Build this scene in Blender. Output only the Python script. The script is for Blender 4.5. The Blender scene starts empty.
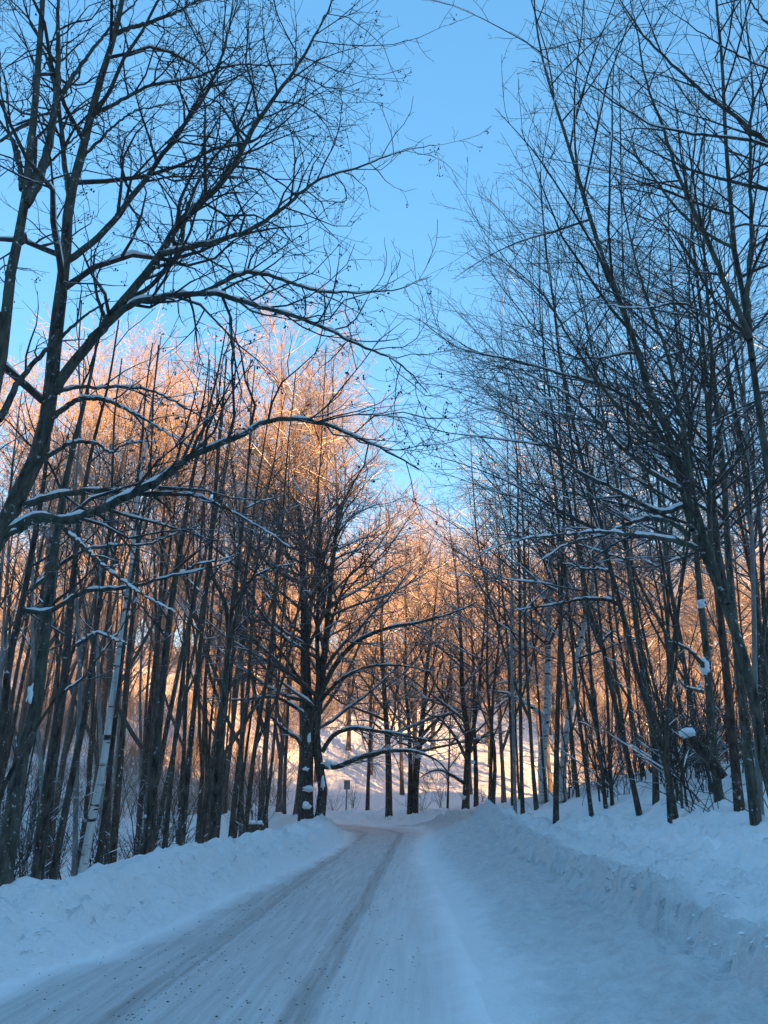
import bpy, math, random
import numpy as np

rng = np.random.default_rng(11)
random.seed(5)
scene = bpy.context.scene
COL = scene.collection

# ------------------------------------------------------------------ camera model
F = 804.0
HOR = 790.0
PITCH = math.atan((HOR - 512) / F)
EYE = np.array([0.0, 0.0, 1.6])
CP, SP = math.cos(PITCH), math.sin(PITCH)


def ray(px, py):
    """direction through a pixel, scaled so that its Y is 1"""
    a, b = (px - 384) / F, (512 - py) / F
    d = np.array([a, CP - b * SP, SP + b * CP])
    return d / d[1]


def pix(px, py, D):
    return EYE + ray(px, py) * D


def px_size(D):
    return D * CP / F


# ------------------------------------------------------------------ noise and terrain
def vnoise(x, y, seed=0):
    xi, yi = np.floor(x).astype(np.int64), np.floor(y).astype(np.int64)
    fx, fy = x - xi, y - yi
    fx, fy = fx * fx * (3 - 2 * fx), fy * fy * (3 - 2 * fy)

    def h(i, j):
        n = (i * 374761393 + j * 668265263 + seed * 974634) & 0x7FFFFFFF
        n = ((n ^ (n >> 13)) * 1274126177) & 0x7FFFFFFF
        return ((n ^ (n >> 16)) & 0xFFFF) / 32767.5 - 1.0
    return (h(xi, yi) * (1 - fx) + h(xi + 1, yi) * fx) * (1 - fy) + (h(xi, yi + 1) * (1 - fx) + h(xi + 1, yi + 1) * fx) * fy


def fbm(x, y, sc, octv=4, seed=0, gain=0.5):
    s, a, f = 0.0, 1.0, 1.0 / sc
    for k in range(octv):
        s = s + a * vnoise(x * f + 17.3 * k, y * f - 9.1 * k, seed + k)
        a *= gain
        f *= 2.03
    return s


def sstep(a, b, x):
    t = np.clip((x - a) / (b - a), 0, 1)
    return t * t * (3 - 2 * t)


def road_c(y):
    return -1.68 + 0.049 * y - 0.05 * np.maximum(0, y - 33.0) ** 2


def road_u(x, y):
    yy = np.clip(y, -20, 52)
    dc = 0.049 - 0.10 * np.maximum(0, yy - 33.0)
    return (x - road_c(yy)) / np.sqrt(1 + dc * dc)


def road_wl(y):
    return np.interp(y, [0, 7.8, 10, 14.2, 20, 27, 32, 40], [2.3, 2.0, 1.6, 1.45, 1.15, 0.95, 1.3, 1.8])


def road_wr(y):
    return np.interp(y, [0, 7, 11, 21, 28, 34, 40], [2.2, 2.12, 2.05, 1.65, 1.6, 1.8, 1.8])


WELLS = []


def hfun(x, y):
    x = np.asarray(x, float)
    y = np.asarray(y, float)
    u = road_u(x, y)
    wl, wr = road_wl(y), road_wr(y)
    dl, dr = -wl - u, u - wr
    lump = 0.6 * fbm(x, y, 0.36, 4, 3, 0.6) + 1.1 * np.abs(fbm(x, y, 0.30, 3, 133, 0.55)) - 0.35
    mid = fbm(x, y, 1.6, 3, 40)
    big = fbm(x, y, 7.0, 3, 80)
    # road: crown and wheel tracks pressed in
    tr = np.exp(-((u + 0.68) / 0.15) ** 4) + np.exp(-((u - 0.68) / 0.15) ** 4) + 0.5 * np.exp(-((u + 0.98) / 0.10) ** 4) + 0.5 * np.exp(-((u - 0.36) / 0.10) ** 4)
    z = -0.022 * tr + 0.012 * fbm(x, y, 0.5, 3, 7) + 0.012 * mid
    z = z + 0.045 * np.exp(-((u - wr + 0.12) / 0.16) ** 2) * (1 + 0.5 * mid)
    # left ploughed bank
    top = (0.50 - 0.10 * (1 - sstep(7, 15, y)) + 0.09 * big + 0.05 * mid) * (1 - sstep(40, 50, y))
    prof = sstep(-0.15, 1.15, dl) * top
    prof = prof + 0.10 * sstep(0.3, 0.75, dl + 0.25 * mid) * (1 - sstep(40, 50, y)) - 0.08 * sstep(0.8, 1.4, dl)
    back = sstep(1.35, 4.6, dl) * 1.7 + sstep(4, 14, dl) * 0.6
    z = z + np.where(dl > -0.2, prof - back + lump * 0.15 * sstep(-0.1, 0.4, dl) * (1 - 0.5 * sstep(0.9, 1.4, dl)), 0)
    # right bank: gentle apron, steep face, trodden shelf, slope with the trees
    d = np.maximum(dr, 0)
    rise = 0.32 * (np.clip(d, 0, 2.0) / 2.0) ** 1.15 + 0.30 * sstep(1.78, 2.12, d + 0.12 * mid + 0.05 * lump) \
        + 0.04 * np.clip(d - 2.4, 0, 1.0) + 0.30 * np.clip(d - 3.3, 0, 5.0) + 0.10 * np.clip(d - 8, 0, 30)
    rise = rise - 0.035 * np.exp(-((d - 0.55 - 0.1 * mid) / 0.13) ** 4) - 0.03 * np.exp(-((d - 1.15 - 0.12 * mid) / 0.12) ** 4)
    mound = 0.50 * np.exp(-((d - 1.7) / 1.15) ** 2) * np.exp(-((y - 28) / 7.0) ** 2)
    rough = (lump + 0.5 * mid) * (0.052 + 0.045 * sstep(1.4, 1.9, d) * (1 - sstep(2.2, 2.6, d)) + 0.085 * sstep(2.3, 2.7, d) * (1 - 0.7 * sstep(3.6, 4.8, d))) + 0.03 * mid + 0.05 * big * sstep(2, 5, d)
    fade = 1 - 0.6 * sstep(36, 48, y)
    z = z + np.where(dr > 0, rise * fade + mound + rough * sstep(0, 0.4, d), 0)
    # hollows melted round the trunks
    for wx, wy in WELLS:
        q = np.sqrt((x - wx) ** 2 + (y - wy) ** 2)
        z = z - 0.13 * np.exp(-(q / 0.22) ** 2) + 0.045 * np.exp(-((q - 0.46) / 0.17) ** 2)
    # far hillside, nearer on the left
    st = 52 - 13 * sstep(-6, -28, x) + 6 * sstep(8, 40, x)
    s = np.maximum(0, y - st)
    hill = 0.29 * (np.sqrt(s * s + 64) - 8)
    hill = np.where(hill > 24, 24 + 12 * np.tanh((hill - 24) / 24), hill)
    z = z + hill + sstep(45, 70, y) * (1.3 * fbm(x, y, 22, 3, 5) + 0.3 * fbm(x, y, 4, 2, 9))
    # unseen ridge added behind the viewer to shade the road, notched for far sun
    b = sstep(-16, -92, y)
    z = z + b * (55.5 + 1.6 * fbm(x, y * 0.2, 14, 3, 21) - 5.0 * np.exp(-((x - 92) / 9.0) ** 4)) + sstep(20, 75, -x) * (1 - sstep(5, 60, y)) * (1 - b) * 26 + sstep(24, 60, x) * (1 - sstep(5, 50, y)) * (1 - b) * 9  # side hills out of view, added to dim sky light on the snow
    return z


def ground_hit(px, py):
    r = ray(px, py)
    D = np.arange(4.0, 120, 0.03)
    g = hfun(r[0] * D, D)
    below = np.nonzero(1.6 + r[2] * D < g)[0]
    return D[below[0]] if len(below) else 60.0


for bx_, by_ in ((544, 802), (562, 802), (592, 816), (606, 808), (612, 805), (641, 816), (675, 818), (655, 804), (719, 801), (739, 808), (756, 825)):
    D_ = ground_hit(bx_, by_)
    p_ = pix(bx_, by_, D_)
    WELLS.append((p_[0], p_[1] + 0.06))

# ------------------------------------------------------------------ object helpers
def mesh_obj(name, V, faces_n, faces, mat, parent=None, smooth=True):
    """faces: flat int array, faces_n: vertices per face (int or array)"""
    me = bpy.data.meshes.new(name)
    V = np.asarray(V, np.float32)
    faces = np.asarray(faces, np.int32).ravel()
    if np.isscalar(faces_n):
        tot = np.full(len(faces) // faces_n, faces_n, np.int32)
    else:
        tot = np.asarray(faces_n, np.int32)
    st = np.concatenate([[0], np.cumsum(tot)[:-1]]).astype(np.int32)
    me.vertices.add(len(V))
    me.vertices.foreach_set('co', V.ravel())
    me.loops.add(len(faces))
    me.loops.foreach_set('vertex_index', faces)
    me.polygons.add(len(tot))
    me.polygons.foreach_set('loop_start', st)
    me.polygons.foreach_set('loop_total', tot)
    me.polygons.foreach_set('use_smooth', np.full(len(tot), smooth, bool))
    me.update(calc_edges=True)
    if mat:
        me.materials.append(mat)
    o = bpy.data.objects.new(name, me)
    COL.objects.link(o)
    if parent is not None:
        o.parent = parent
    return o


def thing(name, label, cat, loc, group=None):
    o = bpy.data.objects.new(name, None)
    o.empty_display_size = 0.3
    COL.objects.link(o)
    o.location = loc
    o['label'] = label
    o['category'] = cat
    if group:
        o['group'] = group
    return o


def copy_thing(src, loc, rotz, scale, label=None, group=None, tilt=(0, 0)):
    r = src.copy()
    COL.objects.link(r)
    r.location = loc
    r.rotation_euler = (tilt[0], tilt[1], rotz)
    r.scale = scale
    if label:
        r['label'] = label
    if group:
        r['group'] = group
    for ch in list(src.children):
        c = ch.copy()
        COL.objects.link(c)
        c.parent = r
        for g in ch.children:
            d = g.copy()
            COL.objects.link(d)
            d.parent = c
    return r


class Geo:
    def __init__(self):
        self.V, self.Q, self.T, self.n = [], [], [], 0

    def tubes(self, P, R, k, flat=1.0):
        """P (B,n,3), R (B,n): k sided tubes"""
        if len(P) == 0:
            return
        B, n, _ = P.shape
        T = np.gradient(P, axis=1)
        T /= np.linalg.norm(T, axis=2, keepdims=True) + 1e-9
        mean = T.mean(axis=1)
        ref = np.where(np.abs(mean[:, 2:3]) > 0.75, np.array([[1.0, 0.13, 0.0]]), np.array([[0.0, 0.0, 1.0]]))[:, None, :]
        N = np.cross(T, ref)
        N /= np.linalg.norm(N, axis=2, keepdims=True) + 1e-9
        Bn = np.cross(N, T)
        a = np.arange(k) * 2 * math.pi / k
        ring = P[:, :, None, :] + R[:, :, None, None] * (np.cos(a)[None, None, :, None] * N[:, :, None, :] + np.sin(a)[None, None, :, None] * flat * Bn[:, :, None, :])
        base = self.n + (np.arange(B)[:, None, None] * n + np.arange(n - 1)[None, :, None]) * k
        i = np.arange(k)[None, None, :]
        j = (i + 1) % k
        q = np.stack([base + i, base + j, base + k + j, base + k + i], -1)
        self.V.append(ring.reshape(-1, 3))
        self.Q.append(q.reshape(-1, 4))
        self.n += B * n * k

    def blob(self, c, rad, seed=0, nu=10, nv=7, rough=0.2):
        r = np.random.default_rng(seed)
        th = np.linspace(0, math.pi, nv)
        ph = np.arange(nu) * 2 * math.pi / nu
        jit = 1 + rough * (r.random((nv, nu)) - 0.5)
        jit[0] = jit[0, 0]
        jit[-1] = jit[-1, 0]
        X = np.sin(th)[:, None] * np.cos(ph)[None] * jit
        Y = np.sin(th)[:, None] * np.sin(ph)[None] * jit
        Z = np.cos(th)[:, None] * np.ones(nu)[None] * jit
        V = np.stack([X, Y, Z], -1).reshape(-1, 3) * np.asarray(rad) + np.asarray(c)
        i = np.arange(nu)[None]
        b = self.n + np.arange(nv - 1)[:, None] * nu
        q = np.stack([b + i, b + nu + i, b + nu + (i + 1) % nu, b + (i + 1) % nu], -1)
        self.V.append(V)
        self.Q.append(q.reshape(-1, 4))
        self.n += len(V)

    def patch(self, c, rad, seed):
        """a ragged clod of snow"""
        nu, nv = 22, 14
        th = np.linspace(0.001, math.pi - 0.001, nv)[:, None]
        ph = (np.arange(nu) * 2 * math.pi / nu)[None]
        D = np.stack([np.sin(th) * np.cos(ph), np.sin(th) * np.sin(ph), np.cos(th) * np.ones_like(ph)], -1)
        j = 1 + 0.55 * vnoise(D[..., 0] * 1.9 + D[..., 1] * 1.1 + seed * 3.7, D[..., 2] * 1.9 + seed * 1.3, seed) + 0.22 * vnoise(D[..., 0] * 4.5 + seed, D[..., 2] * 4.5 - D[..., 1] * 3, seed + 9)
        V = (D * j[..., None]).reshape(-1, 3) * np.asarray(rad) + np.asarray(c)
        i = np.arange(nu)[None]
        b = self.n + np.arange(nv - 1)[:, None] * nu
        self.V.append(V)
        self.Q.append(np.stack([b + i, b + nu + i, b + nu + (i + 1) % nu, b + (i + 1) % nu], -1).reshape(-1, 4))
        self.n += len(V)

    def octas(self, C, S):
        """small elongated seed cones / chunks: C (N,3), S (N,3)"""
        if len(C) == 0:
            return
        o = np.array([[1, 0, 0], [0, 1, 0], [-1, 0, 0], [0, -1, 0], [0, 0, 1], [0, 0, -1]], float)
        V = C[:, None, :] + o[None] * S[:, None, :]
        f = np.array([[0, 1, 4], [1, 2, 4], [2, 3, 4], [3, 0, 4], [1, 0, 5], [2, 1, 5], [3, 2, 5], [0, 3, 5]])
        self.T.append((self.n + np.arange(len(C))[:, None, None] * 6 + f[None]).reshape(-1, 3))
        self.V.append(V.reshape(-1, 3))
        self.n += len(C) * 6

    def build(self, name, mat, parent=None, origin=(0, 0, 0), smooth=True):
        V = np.concatenate(self.V) - np.asarray(origin)
        q = np.concatenate(self.Q) if self.Q else np.zeros((0, 4), int)
        t = np.concatenate(self.T) if self.T else np.zeros((0, 3), int)
        tot = np.concatenate([np.full(len(q), 4), np.full(len(t), 3)])
        return mesh_obj(name, V, tot, np.concatenate([q.ravel(), t.ravel()]), mat, parent, smooth)


# ------------------------------------------------------------------ materials
def new_mat(name):
    m = bpy.data.materials.new(name)
    m.use_nodes = True
    nt = m.node_tree
    b = nt.nodes['Principled BSDF']
    return m, nt, b


def N(nt, t, **kw):
    n = nt.nodes.new(t)
    for k, v in kw.items():
        if k in n.inputs:
            n.inputs[k].default_value = v
        else:
            setattr(n, k, v)
    return n


def ramp(nt, fac, stops):
    r = nt.nodes.new('ShaderNodeValToRGB')
    e = r.color_ramp.elements
    while len(e) < len(stops):
        e.new(0.5)
    for x, (p, c) in zip(e, stops):
        x.position = p
        x.color = (*c, 1) if len(c) == 3 else c
    nt.links.new(fac, r.inputs[0])
    return r.outputs[0]


def mixc(nt, fac, a, b):
    m = nt.nodes.new('ShaderNodeMix')
    m.data_type = 'RGBA'
    for s, v in ((m.inputs[0], fac), (m.inputs[6], a), (m.inputs[7], b)):
        if hasattr(v, 'is_output'):
            nt.links.new(v, s)
        elif isinstance(v, (int, float)):
            s.default_value = v
        else:
            s.default_value = (*v, 1)
    return m.outputs[2]


def math_n(nt, op, a, b=0.0, clamp=False):
    m = nt.nodes.new('ShaderNodeMath')
    m.operation = op
    m.use_clamp = clamp
    for s, v in zip(m.inputs, (a, b)):
        if hasattr(v, 'is_output'):
            nt.links.new(v, s)
        else:
            s.default_value = v
    return m.outputs[0]


SNOWC = (0.86, 0.87, 0.89)


def bark_mat(name, dark, light, snow=0.5, snow_from=0.62, scale=(9, 9, 2.2), birch=False, moss=0.0, frost=0.0):
    """bark with a dusting of snow settled on faces that look up"""
    m, nt, b = new_mat(name)
    L = nt.links
    tc = N(nt, 'ShaderNodeTexCoord')
    mp = N(nt, 'ShaderNodeMapping')
    mp.inputs['Scale'].default_value = scale
    L.new(tc.outputs['Object'], mp.inputs[0])
    n1 = N(nt, 'ShaderNodeTexNoise', Scale=1.6, Detail=5.0, Roughness=0.65)
    L.new(mp.outputs[0], n1.inputs['Vector'])
    col = ramp(nt, n1.outputs[0], [(0.32, dark), (0.66, light)])
    n2 = N(nt, 'ShaderNodeTexNoise', Scale=1.3, Detail=3.0)
    L.new(tc.outputs['Object'], n2.inputs['Vector'])
    if moss:
        col = mixc(nt, ramp(nt, n2.outputs[0], [(0.5, (0, 0, 0)), (0.68, (moss,) * 3)]), col, (0.10, 0.12, 0.085))
    if birch:
        mp2 = N(nt, 'ShaderNodeMapping')
        mp2.inputs['Scale'].default_value = (2.0, 2.0, 9.0)
        L.new(tc.outputs['Object'], mp2.inputs[0])
        n3 = N(nt, 'ShaderNodeTexNoise', Scale=1.1, Detail=3.0, Roughness=0.6)
        L.new(mp2.outputs[0], n3.inputs['Vector'])
        col = mixc(nt, ramp(nt, n3.outputs[0], [(0.56, (0, 0, 0)), (0.62, (1, 1, 1))]), col, (0.04, 0.036, 0.033))
        n4 = N(nt, 'ShaderNodeTexNoise', Scale=0.7, Detail=4.0)
        L.new(tc.outputs['Object'], n4.inputs['Vector'])
        col = mixc(nt, ramp(nt, n4.outputs[0], [(0.55, (0, 0, 0)), (0.66, (0.8,) * 3)]), col, (0.10, 0.09, 0.08))
    if frost:
        col = mixc(nt, frost, col, (0.78, 0.76, 0.75))
    if snow:
        g = N(nt, 'ShaderNodeNewGeometry')
        sx = N(nt, 'ShaderNodeSeparateXYZ')
        L.new(g.outputs['Normal'], sx.inputs[0])
        n5 = N(nt, 'ShaderNodeTexNoise', Scale=2.3, Detail=3.0)
        L.new(g.outputs['Position'], n5.inputs['Vector'])
        up = math_n(nt, 'ADD', sx.outputs['Z'], math_n(nt, 'MULTIPLY', math_n(nt, 'SUBTRACT', n5.outputs[0], 0.5), 1.5))
        mr = N(nt, 'ShaderNodeMapRange')
        mr.inputs[1].default_value = snow_from
        mr.inputs[2].default_value = snow_from + 0.22
        mr.inputs[4].default_value = snow
        L.new(up, mr.inputs[0])
        col = mixc(nt, mr.outputs[0], col, SNOWC)
        n6 = N(nt, 'ShaderNodeTexNoise', Scale=17.0, Detail=2.0, Roughness=0.6)
        L.new(g.outputs['Position'], n6.inputs['Vector'])
        col = mixc(nt, math_n(nt, 'MULTIPLY', ramp(nt, n6.outputs[0], [(0.64, (0, 0, 0)), (0.70, (0.75,) * 3)]), ramp(nt, n5.outputs[0], [(0.42, (0, 0, 0)), (0.6, (1, 1, 1))])), col, SNOWC)
    L.new(col, b.inputs['Base Color'])
    b.inputs['Roughness'].default_value = 0.85
    b.inputs['Specular IOR Level'].default_value = 0.25
    bp = N(nt, 'ShaderNodeBump', Strength=0.9, Distance=0.05)
    L.new(n1.outputs[0], bp.inputs['Height'])
    L.new(bp.outputs[0], b.inputs['Normal'])
    return m


def snow_mat(name, bump=0.5, road=False, apron=False):
    m, nt, b = new_mat(name)
    L = nt.links
    g = N(nt, 'ShaderNodeNewGeometry')
    n1 = N(nt, 'ShaderNodeTexNoise', Scale=7.0, Detail=6.0, Roughness=0.62)
    L.new(g.outputs['Position'], n1.inputs['Vector'])
    n2 = N(nt, 'ShaderNodeTexNoise', Scale=55.0, Detail=3.0, Roughness=0.6)
    L.new(g.outputs['Position'], n2.inputs['Vector'])
    n3 = N(nt, 'ShaderNodeTexNoise', Scale=0.7, Detail=3.0)
    L.new(g.outputs['Position'], n3.inputs['Vector'])
    col = mixc(nt, n3.outputs[0], (0.82, 0.825, 0.83), (0.91, 0.91, 0.905))
    if apron:  # greyer ploughed snow; also puts the bank's shaded face into the colour
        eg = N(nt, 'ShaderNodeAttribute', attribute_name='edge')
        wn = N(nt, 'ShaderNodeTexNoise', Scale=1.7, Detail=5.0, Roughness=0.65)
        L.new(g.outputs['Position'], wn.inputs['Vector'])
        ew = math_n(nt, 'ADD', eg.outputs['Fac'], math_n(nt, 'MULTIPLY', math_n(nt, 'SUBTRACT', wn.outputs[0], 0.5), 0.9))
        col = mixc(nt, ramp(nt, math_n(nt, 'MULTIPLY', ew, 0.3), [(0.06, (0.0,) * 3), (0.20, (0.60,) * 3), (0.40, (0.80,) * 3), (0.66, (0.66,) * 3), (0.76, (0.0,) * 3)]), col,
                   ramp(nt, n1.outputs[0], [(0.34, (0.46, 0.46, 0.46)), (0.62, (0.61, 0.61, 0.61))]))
    if road:
        at = N(nt, 'ShaderNodeAttribute', attribute_name='lateral')
        w = N(nt, 'ShaderNodeTexNoise', Scale=0.9, Detail=4.0, Roughness=0.6)
        L.new(g.outputs['Position'], w.inputs['Vector'])
        mp = N(nt, 'ShaderNodeMapping')
        mp.inputs['Scale'].default_value = (9.0, 0.30, 1)
        sx = N(nt, 'ShaderNodeSeparateXYZ')
        L.new(g.outputs['Position'], sx.inputs[0])
        cb = N(nt, 'ShaderNodeCombineXYZ')
        L.new(at.outputs['Fac'], cb.inputs[0])
        L.new(sx.outputs['Y'], cb.inputs[1])
        L.new(cb.outputs[0], mp.inputs[0])
        st = N(nt, 'ShaderNodeTexNoise', Scale=1.6, Detail=4.0, Roughness=0.6)
        L.new(mp.outputs[0], st.inputs['Vector'])
        uu = math_n(nt, 'ADD', at.outputs['Fac'], math_n(nt, 'MULTIPLY', math_n(nt, 'SUBTRACT', w.outputs[0], 0.5), 0.13))
        un = math_n(nt, 'ADD', math_n(nt, 'MULTIPLY', uu, 0.2), 0.5)      # -2.5..2.5 -> 0..1
        dirt = ramp(nt, un, [(0.08, (0.10,) * 3), (0.17, (0.56,) * 3), (0.33, (0.58,) * 3), (0.35, (0.74,) * 3), (0.378, (0.74,) * 3),
                             (0.394, (0.56,) * 3), (0.605, (0.54,) * 3), (0.624, (0.76,) * 3), (0.650, (0.76,) * 3), (0.67, (0.46,) * 3),
                             (0.76, (0.34,) * 3), (0.86, (0.40,) * 3), (0.98, (0.45,) * 3)])
        eg = N(nt, 'ShaderNodeAttribute', attribute_name='edge')
        ef = math_n(nt, 'ADD', eg.outputs['Fac'], math_n(nt, 'MULTIPLY', math_n(nt, 'SUBTRACT', w.outputs[0], 0.6), 0.5))
        ef = math_n(nt, 'MULTIPLY', ef, 2.6, True)
        rg = N(nt, 'ShaderNodeAttribute', attribute_name='margin')
        rf = math_n(nt, 'ADD', math_n(nt, 'MULTIPLY', rg.outputs['Fac'], 2.4), math_n(nt, 'MULTIPLY', math_n(nt, 'SUBTRACT', w.outputs[0], 0.62), 1.4), True)
        ef = math_n(nt, 'MULTIPLY', ef, rf)
        k = math_n(nt, 'ADD', math_n(nt, 'MULTIPLY', st.outputs[0], 1.3), 0.30)
        d2 = math_n(nt, 'MULTIPLY', math_n(nt, 'MULTIPLY', dirt, k, True), ef, True)
        col = mixc(nt, d2, col, (0.25, 0.238, 0.222))
        sp = N(nt, 'ShaderNodeTexNoise', Scale=26.0, Detail=3.0, Roughness=0.7)
        L.new(g.outputs['Position'], sp.inputs['Vector'])
        col = mixc(nt, math_n(nt, 'MULTIPLY', ramp(nt, sp.outputs[0], [(0.62, (0, 0, 0)), (0.72, (0.6,) * 3)]), d2), col, (0.10, 0.09, 0.08))
    L.new(col, b.inputs['Base Color'])
    b.inputs['Roughness'].default_value = 0.55 if road else 0.7
    b.inputs['Specular IOR Level'].default_value = 0.3
    hsum = math_n(nt, 'ADD', n1.outputs[0], math_n(nt, 'MULTIPLY', n2.outputs[0], 0.35))
    bp = N(nt, 'ShaderNodeBump', Strength=bump, Distance=0.05)
    L.new(hsum, bp.inputs['Height'])
    L.new(bp.outputs[0], b.inputs['Normal'])
    return m


def plain_mat(name, c1, c2, rough=0.8, scale=8.0, metal=0.0):
    m, nt, b = new_mat(name)
    tc = N(nt, 'ShaderNodeTexCoord')
    n = N(nt, 'ShaderNodeTexNoise', Scale=scale, Detail=4.0)
    nt.links.new(tc.outputs['Object'], n.inputs['Vector'])
    nt.links.new(ramp(nt, n.outputs[0], [(0.35, c1), (0.65, c2)]), b.inputs['Base Color'])
    b.inputs['Roughness'].default_value = rough
    b.inputs['Metallic'].default_value = metal
    return m


M_SNOW = snow_mat('snow_ground', 0.5)
M_BANK = snow_mat('snow_bank', 1.0)
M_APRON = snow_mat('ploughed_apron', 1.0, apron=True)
M_ROAD = snow_mat('packed_snow_road', 0.45, road=True)
M_CAP = snow_mat('snow_cap', 0.3)
M_ALDER = bark_mat('alder_bark', (0.018, 0.018, 0.015), (0.135, 0.125, 0.10), 0.7, 0.86, moss=0.6)
M_DARK = bark_mat('dark_bark', (0.016, 0.014, 0.011), (0.13, 0.104, 0.083), 0.7, 0.80)
M_BROWN = bark_mat('brown_bark', (0.028, 0.020, 0.015), (0.14, 0.10, 0.074), 0.6, 0.80)
M_GREEN = bark_mat('greenish_bark', (0.020, 0.019, 0.015), (0.145, 0.13, 0.102), 0.7, 0.82, moss=0.5)
M_GREY = bark_mat('grey_bark', (0.13, 0.125, 0.115), (0.30, 0.285, 0.265), 0.7, 0.8)
M_BIRCH = bark_mat('birch_bark', (0.48, 0.46, 0.43), (0.70, 0.68, 0.65), 0.4, 0.8, birch=True)
M_TWIG = bark_mat('twig_bark', (0.040, 0.032, 0.028), (0.10, 0.080, 0.068), 0.75, 0.55)
M_TWIGR = bark_mat('reddish_twig_bark', (0.075, 0.052, 0.042), (0.18, 0.13, 0.105), 0.8, 0.50)
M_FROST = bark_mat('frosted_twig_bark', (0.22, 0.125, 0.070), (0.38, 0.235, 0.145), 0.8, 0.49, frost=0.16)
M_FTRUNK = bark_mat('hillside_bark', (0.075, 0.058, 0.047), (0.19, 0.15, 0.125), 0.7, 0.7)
M_CONE = plain_mat('seed_cone', (0.018, 0.014, 0.012), (0.05, 0.036, 0.028))
M_GRIT = plain_mat('grit', (0.03, 0.026, 0.022), (0.11, 0.095, 0.08), 0.9, 3.0)
M_METAL = plain_mat('galvanised_steel', (0.22, 0.225, 0.23), (0.34, 0.345, 0.35), 0.5, 6.0, 0.3)


M_SHADE_HILL = plain_mat('shade_hill_dark', (0.06, 0.05, 0.045), (0.30, 0.29, 0.29), 0.9, 0.35)  # dark tone for the unseen hills, so they bounce less light

# ------------------------------------------------------------------ terrain objects
def spaced(parts):
    out = []
    for a, b, s in parts:
        out.append(np.arange(a, b - 1e-6, s))
    out.append([parts[-1][1]])
    return np.concatenate(out)


xs = spaced([(-260, -100, 10), (-100, -40, 3), (-40, -14, 1), (-14, -5.6, 0.2), (-5.6, 6.4, 0.075), (6.4, 14, 0.2), (14, 40, 1), (40, 100, 3), (100, 260, 10)])
ys = spaced([(-150, -60, 5), (-60, -10, 2.5), (-10, 4, 0.5), (4, 12, 0.07), (12, 22, 0.11), (22, 54, 0.22), (54, 100, 1.0), (100, 320, 4)])
GX, GY = np.meshgrid(xs, ys)
GZ = hfun(GX, GY)
dzy, dzx = np.gradient(GZ, ys, xs)
GN = np.stack([-dzx, -dzy, np.ones_like(GZ)], -1)
GN /= np.linalg.norm(GN, axis=2, keepdims=True)
cx, cy = (xs[1:] + xs[:-1]) / 2, (ys[1:] + ys[:-1]) / 2
FX, FY = np.meshgrid(cx, cy)
FU = road_u(FX, FY)
cls = np.zeros(FX.shape, int)                      # 0 ground
inroad = (FY > -20) & (FY < 46)
WL, WR = road_wl(FY), road_wr(FY)
cls[inroad & (FU > WR) & (FU < WR + 3.2) & (FY < 40)] = 3
cls[inroad & (FU < -WL) & (FU > -WL - 3.0) & (FY < 40)] = 2
cls[inroad & (FU > -WL) & (FU < WR)] = 1
cls[(FY > 60)] = 4
cls[(FY < -14)] = 5
cls[(np.abs(FX) > 22) & (FY < 16)] = 5
ny, nx = GX.shape
vid = np.arange(nx * ny).reshape(ny, nx)
quad = np.stack([vid[:-1, :-1], vid[:-1, 1:], vid[1:, 1:], vid[1:, :-1]], -1)
AV = np.stack([GX, GY, GZ], -1).reshape(-1, 3)
AN = GN.reshape(-1, 3)
AU = road_u(GX, GY).ravel()
for k, nm, mt in ((0, 'ground', M_SNOW), (1, 'road', M_ROAD), (2, 'snowbank_left', M_BANK), (3, 'snowbank_right', M_APRON), (4, 'hill', M_SNOW), (5, 'unseen_shade_hill', M_SHADE_HILL)):
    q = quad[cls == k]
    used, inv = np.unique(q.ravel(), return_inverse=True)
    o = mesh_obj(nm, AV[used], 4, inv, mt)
    o['kind'] = 'structure'
    if k == 1:
        at = o.data.attributes.new('lateral', 'FLOAT', 'POINT')
        at.data.foreach_set('value', AU[used].astype(np.float32))
        at = o.data.attributes.new('edge', 'FLOAT', 'POINT')
        at.data.foreach_set('value', (AU[used] + road_wl(AV[used][:, 1])).astype(np.float32))
    if k == 1:
        at = o.data.attributes.new('margin', 'FLOAT', 'POINT')
        at.data.foreach_set('value', (road_wr(AV[used][:, 1]) - AU[used]).astype(np.float32))
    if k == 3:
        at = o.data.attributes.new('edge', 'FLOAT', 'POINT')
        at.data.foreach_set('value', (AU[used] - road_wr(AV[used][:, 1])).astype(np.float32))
    o.data.normals_split_custom_set_from_vertices(AN[used].tolist())


# ------------------------------------------------------------------ tree growing
def catmull(pts, n):
    pts = np.asarray(pts, float)
    if len(pts) == 2:
        t = np.linspace(0, 1, n)[:, None]
        return pts[0] * (1 - t) + pts[1] * t
    seg = np.linalg.norm(np.diff(pts, axis=0), axis=1)
    s = np.concatenate([[0], np.cumsum(seg)])
    m = np.gradient(pts, s, axis=0)
    q = np.linspace(0, s[-1], n)
    i = np.clip(np.searchsorted(s, q, side='right') - 1, 0, len(pts) - 2)
    h = (s[i + 1] - s[i])
    t = ((q - s[i]) / h)[:, None]
    h = h[:, None]
    return (2 * t**3 - 3 * t**2 + 1) * pts[i] + (t**3 - 2 * t**2 + t) * h * m[i] + (-2 * t**3 + 3 * t**2) * pts[i + 1] + (t**3 - t**2) * h * m[i + 1]


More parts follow.
